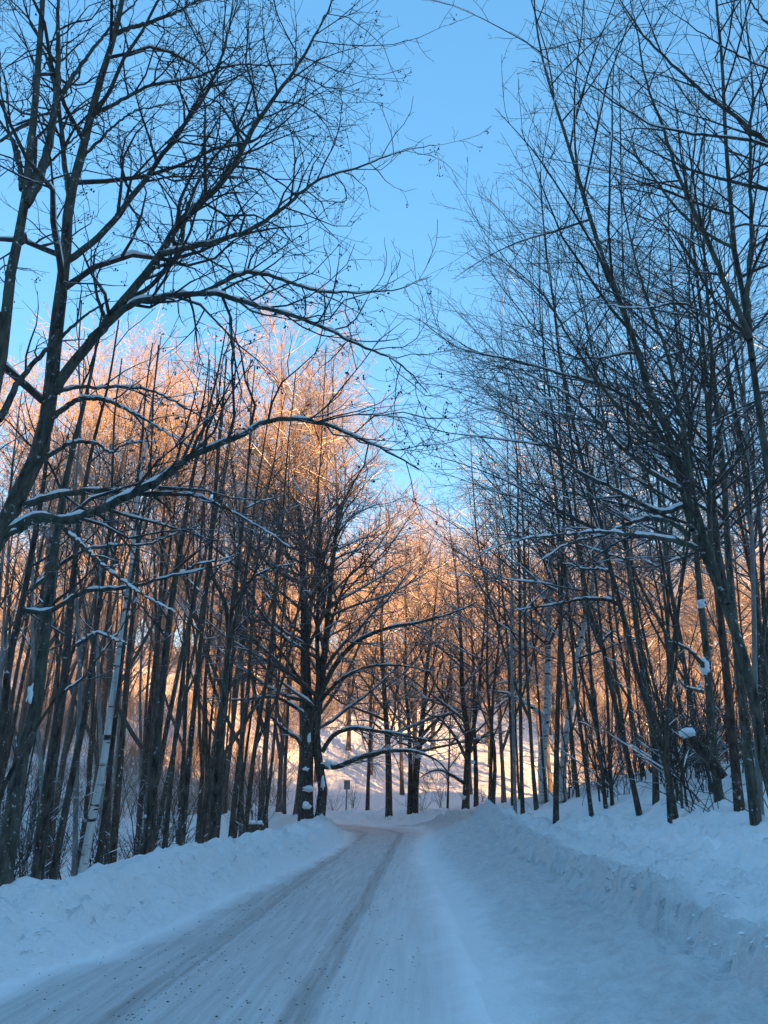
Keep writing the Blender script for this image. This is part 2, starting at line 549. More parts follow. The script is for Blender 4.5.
def children(P, R, dens, t0, t1, ang, lenf, n, ratio, rmin, wob, trop, r, kmin=0, flat=0.0, tipw=0.5, lmax=9.0, side=None):
    """branches spread along parents. lenf: (low, high) share of the parent's length; tipw: how much shorter towards the tip"""
    B, m, _ = P.shape
    seg = np.linalg.norm(np.diff(P, axis=1), axis=2)
    Lp = seg.sum(1)
    cnt = np.maximum(kmin, (Lp * (t1 - t0) * dens + r.random(B)).astype(int))
    tot = int(cnt.sum())
    if tot == 0:
        return np.zeros((0, n, 3)), np.zeros((0, n))
    idx = np.repeat(np.arange(B), cnt)
    k = np.arange(tot) - np.repeat(np.cumsum(cnt) - cnt, cnt)
    t = t0 + (t1 - t0) * (k + r.random(tot)) / np.repeat(np.maximum(cnt, 1), cnt)
    f = t * (m - 1)
    i = np.clip(f.astype(int), 0, m - 2)
    w = (f - i)[:, None]
    p0 = P[idx, i] * (1 - w) + P[idx, i + 1] * w
    r0 = R[idx, i] * (1 - w[:, 0]) + R[idx, i + 1] * w[:, 0]
    T = P[idx, i + 1] - P[idx, i]
    T /= np.linalg.norm(T, axis=1, keepdims=True) + 1e-9
    rv = r.normal(size=(tot, 3))
    rv[:, 2] *= (1 - flat)
    if side is not None:
        rv += np.asarray(side)[None] * 1.0
    Nn = rv - (rv * T).sum(1, keepdims=True) * T
    Nn /= np.linalg.norm(Nn, axis=1, keepdims=True) + 1e-9
    a = np.radians(ang[0] + (ang[1] - ang[0]) * r.random(tot))[:, None]
    d = np.cos(a) * T + np.sin(a) * Nn
    tt = (t - t0) / max(1e-6, t1 - t0)
    ln = Lp[idx] * (lenf[0] + (lenf[1] - lenf[0]) * r.random(tot)) * (1 - tipw * tt)
    ln = np.minimum(ln, lmax)
    step = (ln / (n - 1))[:, None]
    out = np.empty((tot, n, 3))
    out[:, 0] = p0
    for s in range(1, n):
        d = d + r.normal(size=(tot, 3)) * wob
        d[:, 2] += trop
        d /= np.linalg.norm(d, axis=1, keepdims=True)
        out[:, s] = out[:, s - 1] + d * step
    rs = np.maximum(rmin, np.minimum(r0 * ratio, 0.012 * ln + 0.003))
    prof = np.linspace(0, 1, n)[None]
    rad = rs[:, None] * (1 - prof) + rmin * 0.75 * prof
    return out, rad


STYLE = {
    #            limbs: dens, t0, angle, len, trop ; then L2, L3, L4 densities
    'alder': dict(l1=(1.3, 0.36, (35, 62), (0.20, 0.36), 0.03), l2=(2.2, (30, 65), (0.25, 0.5)), l3=(4.2, (30, 70), (0.28, 0.55)), l4=(5.5, (30, 75), (0.25, 0.6)), wob=0.2, rmin=0.0032, lmax=6.0),
    'ascend': dict(flat=.6, l1=(1.7, 0.32, (38, 70), (0.28, 0.46), 0.008), l2=(2.3, (28, 55), (0.28, 0.5)), l3=(3.4, (28, 55), (0.3, 0.6)), l4=(3.6, (28, 60), (0.25, 0.5)), wob=0.07, rmin=0.0034, lmax=4.6),
    'slim': dict(l1=(1.5, 0.40, (28, 58), (0.12, 0.25), 0.03), l2=(2.2, (28, 60), (0.3, 0.55)), l3=(3.2, (28, 60), (0.3, 0.6)), l4=None, wob=0.09, rmin=0.0045, lmax=4.5),
    'crown': dict(l1=(2.3, 0.24, (28, 60), (0.26, 0.42), 0.04), l2=(2.5, (28, 58), (0.32, 0.55)), l3=(3.4, (28, 60), (0.32, 0.6)), l4=(3.4, (28, 60), (0.35, 0.65)), wob=0.09, rmin=0.008, lmax=8.0),
    'oak': dict(l1=(1.5, 0.20, (38, 75), (0.30, 0.48), 0.035), l2=(2.2, (30, 65), (0.3, 0.5)), l3=(3.2, (30, 65), (0.3, 0.55)), l4=(3.2, (30, 65), (0.3, 0.55)), wob=0.13, rmin=0.006, lmax=7.0),
}


def snow_on(P, R, r, lo=0.55, hi=0.85, k=6, thick=0.85, cover=0.1, add=0.012):
    """a ridge of settled snow along the top of leaning and level branches"""
    T = np.gradient(P, axis=1)
    T /= np.linalg.norm(T, axis=2, keepdims=True) + 1e-9
    hz = np.sqrt(np.clip(1 - T[..., 2] ** 2, 0, 1))
    B, n, _ = P.shape
    ph = r.random((B, 1)) * 9
    s = np.arange(n)[None]
    patch = 0.5 + 0.5 * np.sin(s * 0.9 + ph) * np.sin(s * 0.37 + 2 * ph)
    mk = sstep(lo, hi, hz) * sstep(cover, cover + 0.3, patch)
    mk[:, -1] = 0
    mk[:, 0] *= 0.4
    rs = (R * thick + add) * mk * (0.62 + 0.55 * r.random((B, n)))
    C = P.copy()
    C[..., 2] += (R * 0.72 + 0.2 * rs) * mk
    keep = mk.max(1) > 0.25
    return C[keep], np.maximum(rs[keep], 0.0005)


def make_tree(name, label, cat, stems, style='slim', bark=None, twig=None, seed=0, limbs=(), group=None, cones=0.0, snow=True,
              dens=1.0, side=None, patches=(), snowy=0.5, t0=None, rscale=1.0, ldens=1.3, own=True, nlev=4, lmax=None):
    """stems: [(P (n,3), R (n))] world space; limbs: same, with twigs of their own"""
    r = np.random.default_rng(seed + 100)
    st = STYLE[style]
    base = stems[0][0][0].copy()
    base[2] = float(hfun(base[0], base[1])) if own else base[2]
    bark = bark or M_DARK
    twig = twig or M_TWIG
    t = thing(name, label, cat, base, group)
    crown, csnow = Geo(), Geo()
    L1P, L1R = [], []
    tips = []
    for P, R in stems:
        g = Geo()
        g.tubes(P[None], R[None], 10)
        g.build('trunk', bark, t, base)
        d, a0, ang, lf, tp = st['l1']
        if t0 is not None:
            a0 = t0
        p1, r1 = children(P[None], R[None], d * dens, a0, 0.985, ang, lf, 9, 0.62, st['rmin'] * 1.6, st['wob'], tp, r, side=side, lmax=lmax or st['lmax'], tipw=0.62)
        L1P.append(p1)
        L1R.append(r1)
    for P, R in limbs:
        g = Geo()
        g.tubes(P[None], R[None], 7)
        lo = g.build('limb', bark, t, base)
        if snow:
            c, rr = snow_on(P[None], R[None], r, cover=0.12, thick=0.72, add=0.008)
            if len(c):
                sg = Geo()
                sg.tubes(c, rr, 7)
                sg.build('branch_snow', M_CAP, lo, base)
    p1, r1 = np.concatenate(L1P), np.concatenate(L1R)
    crown.tubes(p1, r1, 5)
    parents, lparents = [(p1, r1)], []
    for P, R in limbs:
        m = 18
        q = catmull(P, m)
        lparents.append((q[None], np.interp(np.linspace(0, 1, m), np.linspace(0, 1, len(R)), R)[None]))
    pa, ra = np.concatenate([a for a, _ in parents]), np.concatenate([b for _, b in parents])
    if snow:
        c, rr = snow_on(p1, r1, r, cover=0.75 - snowy)
        if len(c):
            csnow.tubes(c, rr, 5)
    d, ang, lf = st['l2']
    p2, r2 = children(pa, ra, d * dens, 0.18, 0.98, ang, lf, 6, 0.6, st['rmin'] * 1.25, st['wob'] * 1.1, 0.03 if 'flat' not in st else 0.0, r, 2, flat=st.get('flat', 0.25), lmax=2.6)
    if lparents:
        pl, rl = np.concatenate([a for a, _ in lparents]), np.concatenate([b for _, b in lparents])
        p2b, r2b = children(pl, rl, d * dens * ldens, 0.14, 0.99, ang, (0.22, 0.45), 6, 0.6, st['rmin'] * 1.25, st['wob'] * 1.2, 0.025 if 'flat' not in st else 0.0, r, 2, flat=st.get('flat', 0.1), lmax=1.9, tipw=0.35)
        p2, r2 = np.concatenate([p2, p2b]), np.concatenate([r2, r2b])
    crown.tubes(p2, r2, 4)
    if snow and snowy > 0.2:
        c, rr = snow_on(p2, r2, r, cover=0.95 - snowy, thick=0.8, add=0.006)
        if len(c):
            csnow.tubes(c, rr, 4)
    d, ang, lf = st['l3']
    p3, r3 = children(p2, r2, d * dens, 0.12, 0.98, ang, lf, 4, 0.7, st['rmin'], st['wob'] * 1.2, 0.02, r, 2, flat=st.get('flat', 0) * .8, lmax=1.3)
    crown.tubes(p3, r3, 3)
    last = p3
    if st['l4'] and nlev > 3:
        d, ang, lf = st['l4']
        p4, r4 = children(p3, r3, d * dens, 0.15, 0.98, ang, lf, 3, 0.8, st['rmin'] * 0.85, st['wob'], 0.01, r, 1, lmax=0.6)
        crown.tubes(p4, r4, 3)
        last = p4
    cr = crown.build('crown', twig, t, base)
    if len(csnow.V) and sum(len(v) for v in csnow.V) > 500:
        csnow.build('branch_snow', M_CAP, cr, base)
    if cones:
        sel = r.random(len(last)) < cones
        tp = last[sel][:, -1]
        tp = np.repeat(tp, 4, 0) + r.normal(size=(len(tp) * 4, 3)) * 0.017
        s = 0.006 + 0.007 * r.random((len(tp), 1)) * np.ones((1, 3))
        s[:, 2] *= 1.5
        tp[:, 2] -= 0.012
        cg = Geo()
        cg.octas(tp, s)
        sc = cg.build('seed_cones', M_CONE, cr, base)
        sc['kind'] = 'stuff'
    for k, (c, rad) in enumerate(patches):
        g = Geo()
        g.patch(c, np.asarray(rad) * 0.85, seed + k)
        g.build('snow_patch', M_CAP, t, base)
    return t


def stem_from_px(pts, w, D, top=None, D1=None, wtop=0.3, n=26, ground=True, seed=0, wob=0.0):
    """trunk traced in the photograph at its own distance; top: height of the tip above the ground where the trace leaves off"""
    r = np.random.default_rng(seed + 7)
    pts = np.asarray(pts, float)
    if D is None:
        D = ground_hit(*pts[0])
    D1 = D if D1 is None else D1
    yy = pts[:, 1]
    tt = (yy[0] - yy) / max(1.0, (yy[0] - yy[-1]))
    W = [pix(p[0], p[1], D + (D1 - D) * t) for p, t in zip(pts, tt)]
    if ground:
        b = W[0].copy()
        d = W[0] - W[1]
        g = float(hfun(b[0], b[1]))
        if b[2] - g > 0.05:
            dz = (b[2] - g) + 0.25
            b = b + d / max(0.2, abs(d[2])) * dz * np.array([0.6, 0.0, 0]) - np.array([0, 0, dz])
            W = [b] + W
        else:
            W[0] = np.array([b[0], b[1], min(b[2], g) - 0.25])
    if top:
        zt = float(hfun(W[0][0], W[0][1])) + top
        d = W[-1] - W[-2]
        d = d / np.linalg.norm(d)
        p = W[-1]
        while p[2] < zt:
            d = d * np.array([0.88, 0.88, 1]) + r.normal(size=3) * 0.05 + np.array([0, 0, 0.06])
            d /= np.linalg.norm(d)
            p = p + d * 1.2
            W.append(p)
    P = catmull(W, n)
    if wob:
        P[2:, :2] += (np.cumsum(r.normal(size=(n, 2)) * wob, 0) * 0.5)[2:]
    rb = 0.88 * w / 2 * px_size(D)
    s = np.linspace(0, 1, n)
    tip = 0.012 if top else rb * wtop
    R = rb * (1 - s) ** 1.12 + tip * s
    R *= 1 + 0.22 * np.exp(-(P[:, 2] - P[0, 2]) / 0.25)
    return P, R


def limb_from_px(pts, w0, D, D1, n=20, w1=0.22, seed=0):
    n = n * 2
    r = np.random.default_rng(seed + 31)
    pts = np.asarray(pts, float)
    s = np.concatenate([[0], np.cumsum(np.linalg.norm(np.diff(pts, axis=0), axis=1))])
    s /= s[-1]
    W = [pix(p[0], p[1], D + (D1 - D) * t) for p, t in zip(pts, s)]
    P = catmull(W, n)
    wv = np.cumsum(np.cumsum(r.normal(size=(n, 3)), 0) * 0.0016, 0)
    wv -= np.linspace(0, 1, n)[:, None] * wv[-1]
    P[1:] += (wv + r.normal(size=(n, 3)) * 0.006)[1:]
    R = w0 / 2 * px_size(D) * (1 - np.linspace(0, 1, n) * (1 - w1))
    return P, R


def generic_stem(h, rb, seed, lean=0.03, n=22, bend=0.02):
    r = np.random.default_rng(seed)
    d = np.array([r.normal() * lean, r.normal() * lean, 1.0])
    p = np.array([0, 0, -0.4])
    W = [p]
    for k in range(n - 1):
        d = d + np.append(r.normal(size=2) * bend, 0.03)
        d /= np.linalg.norm(d)
        p = p + d * (h + 0.4) / (n - 1)
        W.append(p)
    P = np.array(W)
    s = np.linspace(0, 1, n)
    R = rb * (1 - s) ** 0.85 + 0.012 * s
    R *= 1 + 0.3 * np.exp(-np.maximum(0, P[:, 2]) / 0.35)
    return P, R


# ------------------------------------------------------------------ the big alder leaning in from the left verge
DA = 9.0
st_main = stem_from_px([(-78, 700), (-40, 600), (0, 535), (18, 496), (37, 457), (47, 418), (51, 389), (55, 340), (65, 260), (70, 198), (81, 156), (91, 115), (104, 68), (115, 34), (122, 0)], 31, DA, top=15.5, n=34)
A_limbs = [
    # (trace, width in px, depth at start, depth at end)
    ([(65, 262), (94, 240), (125, 203), (156, 161), (198, 104), (219, 57), (229, 10), (236, -30)], 9, 9.0, 10.0),
    ([(55, 393), (66, 373), (78, 357), (115, 312), (156, 260), (177, 224), (219, 182), (260, 115), (292, 73), (323, 21), (340, -15)], 13, 9.0, 8.0),
    ([(100, 332), (130, 307), (172, 297), (208, 294), (260, 307), (312, 323), (354, 344), (400, 366), (428, 392)], 9, 8.8, 8.0),
    ([(205, 293), (245, 268), (275, 271), (312, 281), (360, 284), (400, 284), (432, 276)], 6.5, 8.5, 8.6),
    ([(160, 254), (205, 240), (255, 224), (302, 193), (323, 180), (360, 168), (408, 150), (436, 145)], 7.5, 8.6, 9.2),
    ([(119, 306), (150, 285), (175, 255), (182, 215), (200, 175), (240, 130), (300, 100), (352, 62)], 6, 8.8, 9.6),
    ([(70, 198), (64, 168), (58, 115), (42, 62), (26, 22), (6, 0), (-10, -20)], 8, 9.0, 9.4),
    ([(115, 34), (130, 26), (150, 20), (178, 10), (205, -2), (240, -20)], 7, 9.0, 9.6),
    ([(91, 116), (120, 104), (150, 92), (190, 86), (235, 74), (280, 70), (330, 58)], 5.5, 9.0, 10.0),
    ([(80, 160), (110, 138), (135, 118), (165, 110), (200, 95)], 4.5, 9.0, 9.4),
    # low boughs with thick snow
    ([(0, 538), (31, 522), (73, 524), (115, 509), (151, 491), (193, 462), (234, 444), (266, 428), (312, 428), (354, 441), (396, 457), (420, 470)], 12, 9.0, 8.2),
    ([(22, 506), (63, 493), (104, 488), (141, 491), (198, 496), (234, 514), (271, 535), (292, 548)], 8, 9.0, 9.3),
    ([(8, 535), (36, 516), (60, 507), (99, 507), (106, 497)], 6, 8.9, 8.7),
    ([(40, 462), (58, 450), (73, 444), (94, 447), (108, 456), (125, 446), (160, 440)], 6, 9.0, 9.6),
    ([(52, 418), (66, 410), (78, 404), (104, 405), (135, 421), (167, 436), (200, 452)], 7, 9.0, 8.7),
    ([(51, 395), (70, 389), (109, 389), (156, 396), (196, 416), (240, 440)], 5, 9.0, 9.8),
    ([(62, 527), (80, 542), (99, 561), (125, 582), (150, 600), (177, 613)], 6, 8.8, 8.4),
]
limbs = [limb_from_px(p, w, d0, d1, 24, w1=0.12, seed=i) for i, (p, w, d0, d1) in enumerate(A_limbs)]
make_tree('alder_tree', 'big spreading alder hung with seed cones, long snow-laden boughs reaching over the road', 'tree', [st_main], 'alder', M_ALDER, M_TWIG,
          seed=1, limbs=limbs, cones=0.30, side=(0.5, -0.15, 0.1), snowy=0.3, dens=1.0, ldens=2.7)

st_l = stem_from_px([(-40, 520), (-18, 440), (0, 365), (13, 260), (23, 216), (29, 161), (34, 117), (38, 65), (42, 13)], 24, 8.2, top=16, n=30, seed=2)
B_limbs = [
    ([(25, 205), (36, 186), (44, 161), (51, 117), (55, 65), (57, 0), (60, -30)], 13, 8.2, 8.6),
    ([(22, 190), (16, 161), (4, 132), (-12, 108)], 8, 8.2, 8.2),
    ([(57, 100), (78, 73), (102, 39), (118, 22), (150, -10)], 7, 8.5, 9.0),
    ([(18, 165), (12, 120), (6, 80), (0, 40), (-8, 0)], 4, 8.2, 8.0),
    ([(36, 180), (60, 152), (88, 128), (120, 104)], 4, 8.3, 9.0),
    ([(-2, 420), (8, 407), (24, 385), (47, 358), (66, 340), (110, 300)], 9, 8.3, 9.4),
]
make_tree('alder_tree', 'tall forked dark alder cut off by the edge, close in front of the spreading alder', 'tree', [st_l], 'alder', M_ALDER, M_TWIG, seed=2,
          limbs=[limb_from_px(p, w, a, b, 20, seed=40 + i) for i, (p, w, a, b) in enumerate(B_limbs)], cones=0.12, side=(0.3, 0, 0.1), snowy=0.2, dens=0.8, ldens=1.5)

# ------------------------------------------------------------------ trees traced along both verges
# (label, style, bark, twig, D, top height, limb density, seed, [(trace, width px)], [(limb trace, width)], [(snow patch px, py, w px, h px)], group)
LEFT = [
    ('thick dark trunk rising at the very left behind the snowbank, lowest of the big trunks', 'slim', M_ALDER, M_TWIG, 10.5, 14, .8, 11,
     [([(4, 872), (14, 807), (21, 758), (33, 720), (38, 690), (44, 640), (51, 579), (57, 535), (66, 480), (80, 420), (92, 370)], 23)],
     [([(22, 610), (49, 611), (64, 602), (84, 590), (117, 586), (140, 582), (172, 574), (209, 567), (234, 560)], 6),
      ([(27, 594), (59, 565), (84, 549), (109, 541), (140, 540), (200, 525)], 5)], [(30, 693, 5, 22)]),
    ('dark trunk with a low fork, left of the lowest thick trunk', 'slim', M_DARK, M_TWIG, 11.5, 14, .7, 12,
     [([(-6, 800), (2, 740), (6, 686), (14, 637), (21, 608), (29, 569), (35, 535), (44, 480), (50, 430)], 14)], [], []),
    ('thin leaning trunk with a long stripe of snow on it, crossing the lowest thick trunk', 'slim', M_DARK, M_TWIG, 9.6, None, .8, 13,
     [([(-8, 850), (2, 792), (20, 755), (39, 723), (56, 697), (68, 666), (78, 643), (94, 633)], 8)],
     [([(76, 645), (94, 633), (110, 638), (125, 643)], 4.5), ([(56, 697), (80, 684), (96, 668), (118, 640), (138, 596)], 3)], []),
    ('stout dark trunk just left of the thin grey trunk, ending in the snowbank', 'slim', M_DARK, M_TWIG, 12.5, 15, .8, 14,
     [([(36, 890), (42, 830), (50, 770), (58, 720), (63, 690), (68, 640), (72, 590), (80, 520)], 15)], [], []),
    ('dark trunk leaning behind the thin grey trunk, crossing it at mid height', 'slim', M_DARK, M_TWIG, 12.8, 15, .8, 15,
     [([(53, 876), (64, 817), (78, 749), (86, 710), (92, 660), (100, 600), (110, 530)], 10)], [], []),
    ('thin smooth grey trunk beside the white birch', 'slim', M_GREY, M_TWIG, 13.5, 13, .6, 16,
     [([(74, 878), (76, 800), (78, 740), (80, 680), (77, 610), (74, 550), (76, 480)], 7)], [], []),
    ('white birch with a curved pale trunk among the dark trunks behind the snowbank', 'slim', M_BIRCH, M_TWIG, 13.5, 14.5, .7, 17,
     [([(82, 876), (94, 810), (104, 760), (112, 700), (118, 660), (125, 610), (133, 550), (137, 500)], 10)], [], []),
    ('slim dark trunk close to the white birch, first dark trunk to its right', 'slim', M_DARK, M_TWIG, 14, 15, .8, 18,
     [([(97, 872), (106, 800), (112, 750), (120, 680), (128, 610), (140, 530)], 7)], [], []),
    ('brown trunk midway between the white birch and the snow-patched trunk', 'slim', M_BROWN, M_TWIG, 14.5, 16, .8, 19,
     [([(112, 866), (117, 800), (122, 740), (130, 640), (138, 560)], 10)], [], []),
    ('straight dark trunk with a white lump of snow stuck to its foot', 'slim', M_DARK, M_TWIG, 15, 17, 1.0, 20,
     [([(148, 858), (152, 800), (157, 740), (165, 660), (172, 600), (180, 550), (190, 490), (203, 430)], 14)],
     [([(168, 640), (150, 620), (128, 596), (118, 586)], 4), ([(176, 575), (195, 562), (215, 558), (240, 553)], 4)], [(149, 816, 10, 14)]),
    ('slender dark trunk right beside the trunk with the snow lump', 'slim', M_DARK, M_TWIG, 16, 15, .8, 21,
     [([(164, 853), (168, 810), (174, 750), (181, 690), (190, 620), (200, 550)], 7)], [], []),
    ('dark trunk second past the trunk with the snow lump, forking high up', 'slim', M_DARK, M_TWIG, 17, 17, .9, 22,
     [([(181, 848), (186, 790), (194, 710), (202, 630), (210, 560)], 9)], [], []),
    ('brownish trunk leaning against the darkest forked trunk at its foot', 'slim', M_BROWN, M_TWIG, 18, 16, .8, 23,
     [([(199, 846), (206, 800), (214, 750), (222, 700), (231, 640)], 8)], [], []),
    ('darkest straight trunk with a wide fork, before the brown pair and the maple', 'slim', M_DARK, M_TWIG, 18.5, 18, 1.1, 24,
     [([(211, 844), (217, 780), (222, 725), (227, 660), (232, 610), (238, 560), (245, 500)], 11), ([(229, 640), (224, 600), (212, 575), (210, 545), (214, 500)], 6)],
     [([(234, 600), (250, 580), (268, 570), (300, 562)], 4)], []),
    ('brown trunk, nearer to the road of the pair just past the darkest forked trunk', 'slim', M_BROWN, M_TWIG, 21, 17, .9, 25,
     [([(231, 840), (238, 770), (247, 700), (251, 640), (255, 580)], 8)], [], []),
    ('brown trunk with a bend, farther of the pair just past the darkest forked trunk', 'slim', M_BROWN, M_TWIG, 23, 18, .9, 26,
     [([(245, 836), (252, 770), (260, 715), (268, 670), (274, 610)], 7), ([(252, 765), (258, 740), (276, 700), (288, 660)], 4)], [], []),
    ('thin bare trunk standing on the pale slope just left of the great double-trunked maple', 'slim', M_DARK, M_TWIG, 30, 15, .9, 27,
     [([(264, 830), (271, 770), (276, 715), (280, 660)], 5)], [], []),
]
RIGHT = [
    ('white birch with a straight black-flecked trunk, the left one of two on the right verge', 'ascend', M_BIRCH, M_TWIG, None, 17, .9, 41,
     [([(544, 802), (542, 762), (547, 710), (548, 650), (549, 612), (551, 575), (553, 519)], 11)],
     [([(545, 716), (528, 705), (508, 694), (488, 690)], 5), ([(549, 640), (530, 615), (510, 590), (480, 575)], 4)], []),
    ('white birch leaning to the right, the right one of two on the right verge', 'ascend', M_BIRCH, M_TWIG, None, 16, .9, 42,
     [([(562, 802), (565, 740), (572, 702), (578, 650), (585, 624), (596, 567), (606, 520)], 8.5)], [], []),
    ('straight dark trunk standing between the two white birches', 'ascend', M_DARK, M_TWIG, 22, 16, .9, 43,
     [([(556, 785), (558, 700), (561, 612), (563, 540)], 8)], [], []),
    ('dark thin trunk first to the left of the white birches', 'ascend', M_DARK, M_TWIG, 25, 16, .9, 44,
     [([(522, 792), (520, 650), (519, 560)], 6)], [], []),
    ('pale greyish trunk at the left end of the right-hand trees, beside the thin dark trunk', 'slim', M_GREY, M_TWIG, 28, 15, .9, 45,
     [([(515, 800), (513, 715), (511, 640), (512, 560)], 5)], [], []),
    ('thin dark trunk just right of the leaning birch, leaning the other way', 'ascend', M_DARK, M_TWIG, None, 14, 1, 46,
     [([(592, 816), (585, 762), (578, 710), (573, 650), (566, 580), (558, 520)], 6)], [], []),
    ('left one of the close pair of straight thin trunks on the right verge', 'ascend', M_DARK, M_TWIG, None, 15, .9, 47,
     [([(606, 808), (599, 744), (592, 687), (588, 620), (580, 540)], 5.5)], [], []),
    ('right one of the close pair of straight thin trunks on the right verge', 'ascend', M_DARK, M_TWIG, None, 15, .9, 48,
     [([(612, 805), (609, 744), (607, 690), (600, 620), (592, 540)], 5)], [], []),
    ('dark trunk with an S-shaped kink halfway up, leaning over the slope', 'ascend', M_DARK, M_TWIG, None, 15, 1.1, 49,
     [([(641, 816), (630, 770), (619, 721), (607, 669), (602, 642), (591, 618), (586, 601), (581, 567), (574, 530), (566, 490)], 8)],
     [([(602, 642), (612, 632), (622, 640)], 3)], []),
    ('leaning dark trunk with one long snowy bough, foot bent into the snow', 'ascend', M_DARK, M_TWIG, None, 16, 1.3, 50,
     [([(675, 818), (664, 755), (649, 710), (639, 680), (626, 627), (615, 586), (604, 545), (592, 504), (582, 460), (568, 400)], 10)],
     [([(622, 606), (612, 601), (590, 599), (565, 602), (540, 606), (512, 610)], 5), ([(609, 572), (595, 566), (578, 564), (562, 563)], 4)], []),
    ('dark trunk joined at the foot behind the leaning one with the snowy bough', 'ascend', M_GREEN, M_TWIG, None, 16, 1.2, 51,
     [([(655, 804), (654, 747), (645, 690), (634, 610), (626, 545), (618, 490)], 9)], [], []),
    ('thin upright dark trunk between the two pairs of thick trunks on the right verge', 'ascend', M_DARK, M_TWIG, 15, 15, 1.2, 52,
     [([(668, 790), (668, 695), (676, 631), (682, 580), (690, 530)], 6), ([(670, 690), (678, 650), (668, 600), (662, 560)], 4)], [], []),
    ('dark knotty trunk with clumps of snow caught on its stubs', 'ascend', M_GREEN, M_TWIG, None, 17, 1.2, 53,
     [([(719, 801), (711, 725), (707, 657), (701, 605), (696, 549), (692, 500), (690, 440)], 12.5)],
     [([(705, 668), (694, 656), (680, 647), (668, 642)], 5), ([(703, 692), (690, 686), (678, 678)], 4)], [(701, 603, 11, 9), (704, 665, 12, 18)]),
    ('thick brown-stained trunk, middle one of the three big trunks on the right verge', 'ascend', M_BROWN, M_TWIG, None, 18, 1.0, 54,
     [([(739, 808), (733, 744), (726, 669), (718, 594), (712, 500), (709, 430), (704, 350)], 13.5)], [], []),
    ('thick trunk at the foot of the right slope, lowest of the trunks there', 'ascend', M_GREEN, M_TWIG, None, 17, 1.0, 55,
     [([(756, 825), (748, 755), (741, 690), (734, 620), (728, 550), (724, 480)], 15)], [], []),
    ('pale grey birch trunk standing clear against the sky at the far right', 'ascend', M_GREY, M_TWIG, 13, 17, .9, 57,
     [([(757, 740), (755, 680), (754, 612), (750, 500), (746, 430), (742, 350)], 9)], [], []),
]
for side, tab in ((-1, LEFT), (1, RIGHT)):
    for lab, sty, bk, tw, D, top, dn, sd, tr, lm, pa in tab:
        D = ground_hit(*tr[0][0][0]) if D is None else D
        if top and side < 0:
            top = min(top, 0.44 * D + 3.0)
        if top and side > 0:
            top = min(top, 0.60 * D + 4.6)
        Dt = D + (0.6 if sd % 2 else -0.5)
        stems = [stem_from_px(p, w * (1.0 if bk is M_BIRCH else 0.84 if side > 0 else 0.92), D, top, Dt, seed=sd + 3 * i, ground=(i == 0)) for i, (p, w) in enumerate(tr)]
        lms = [limb_from_px(p, w, D - 0.05, D - 0.7 if sd % 2 else D + 0.5, 18, seed=sd + i) for i, (p, w) in enumerate(lm)]
        pat = []
        for (qx, qy, qw, qh) in pa:
            c = pix(qx, qy, D - 0.07)
            s = px_size(D) / 2
            pat.append((c, (qw * s, 0.07, qh * s)))
        nm = 'birch_tree' if bk is M_BIRCH else 'bare_tree'
        make_tree(nm, lab, 'tree', stems, sty, bk, tw, seed=sd, limbs=lms, group='trees along the verges of the road', dens=dn * (0.72 if side < 0 else 0.92),
                  side=(-0.75, -0.2, 0) if side > 0 else (0.25, -0.1, 0), patches=pat, snowy=0.32)

# ------------------------------------------------------------------ the many-stemmed leaning tree on the right
DR = 9.6
fan = [
    ([(775, 800), (768, 777), (750, 680), (739, 642), (720, 590), (701, 545), (688, 496), (678, 459), (663, 422), (651, 398), (641, 361), (631, 332), (619, 300), (600, 250), (585, 200)], 14.5),
]
fan_l = [
    ([(722, 596), (712, 560), (700, 520), (692, 484), (685, 435), (675, 386), (663, 337), (648, 300), (630, 240), (618, 180)], 8),
    ([(718, 586), (708, 540), (702, 490), (697, 430), (699, 380), (700, 337), (697, 270), (690, 200)], 6.5),
    ([(728, 604), (720, 560), (713, 500), (708, 435), (700, 370), (692, 300), (680, 230)], 6.5),
    ([(683, 491), (653, 471), (624, 447), (604, 422), (580, 400), (550, 384), (510, 362)], 6),
    ([(688, 505), (662, 512), (636, 500), (604, 479), (580, 466), (545, 440), (500, 408), (462, 400)], 6),
    ([(692, 530), (675, 460), (650, 406), (611, 377), (558, 362), (520, 353), (462, 343), (419, 319)], 6.5),
    ([(700, 549), (668, 541), (640, 537), (592, 534), (560, 536), (520, 540), (480, 552)], 6),
    ([(690, 537), (672, 521), (655, 517), (630, 522), (605, 535), (570, 545), (530, 570)], 6),
    ([(676, 455), (640, 430), (610, 395), (570, 340), (535, 290), (500, 262), (470, 245)], 5),
]
make_tree('leaning_tree', 'many-stemmed tree leaning in over the road, its stems fanning out from a slanting trunk', 'tree',
          [stem_from_px(p, w, DR + 0.02, 14.5, DR + 1, seed=60) for p, w in fan], 'ascend', M_GREEN, M_TWIG, seed=60,
          limbs=[limb_from_px(p, w, DR + 0.2, DR + 0.3 + (i % 3 - 1) * 1.2, 22, seed=70 + i, w1=0.15) for i, (p, w) in enumerate(fan_l)],
          group='trees along the verges of the road', dens=1.1, ldens=1.8, lmax=3.4, side=(0.05, -0.1, 0.05), snowy=0.3)
edge = [([(800, 700), (785, 560), (768, 471), (761, 422), (754, 373), (749, 330), (744, 300), (735, 254), (731, 206), (726, 144), (721, 48), (716, 0)], 13)]
edge_l = [
    ([(750, 340), (740, 312), (722, 270), (707, 230), (687, 182), (668, 120), (649, 72), (640, 30), (628, -10)], 8),
    ([(752, 360), (746, 300), (745, 230), (742, 160), (744, 90), (742, 20), (744, -20)], 7),
    ([(747, 338), (720, 322), (700, 308), (680, 300), (640, 305), (590, 296), (560, 286)], 4),
    ([(735, 250), (690, 215), (650, 165), (610, 130), (575, 105), (548, 96)], 4.5),
]
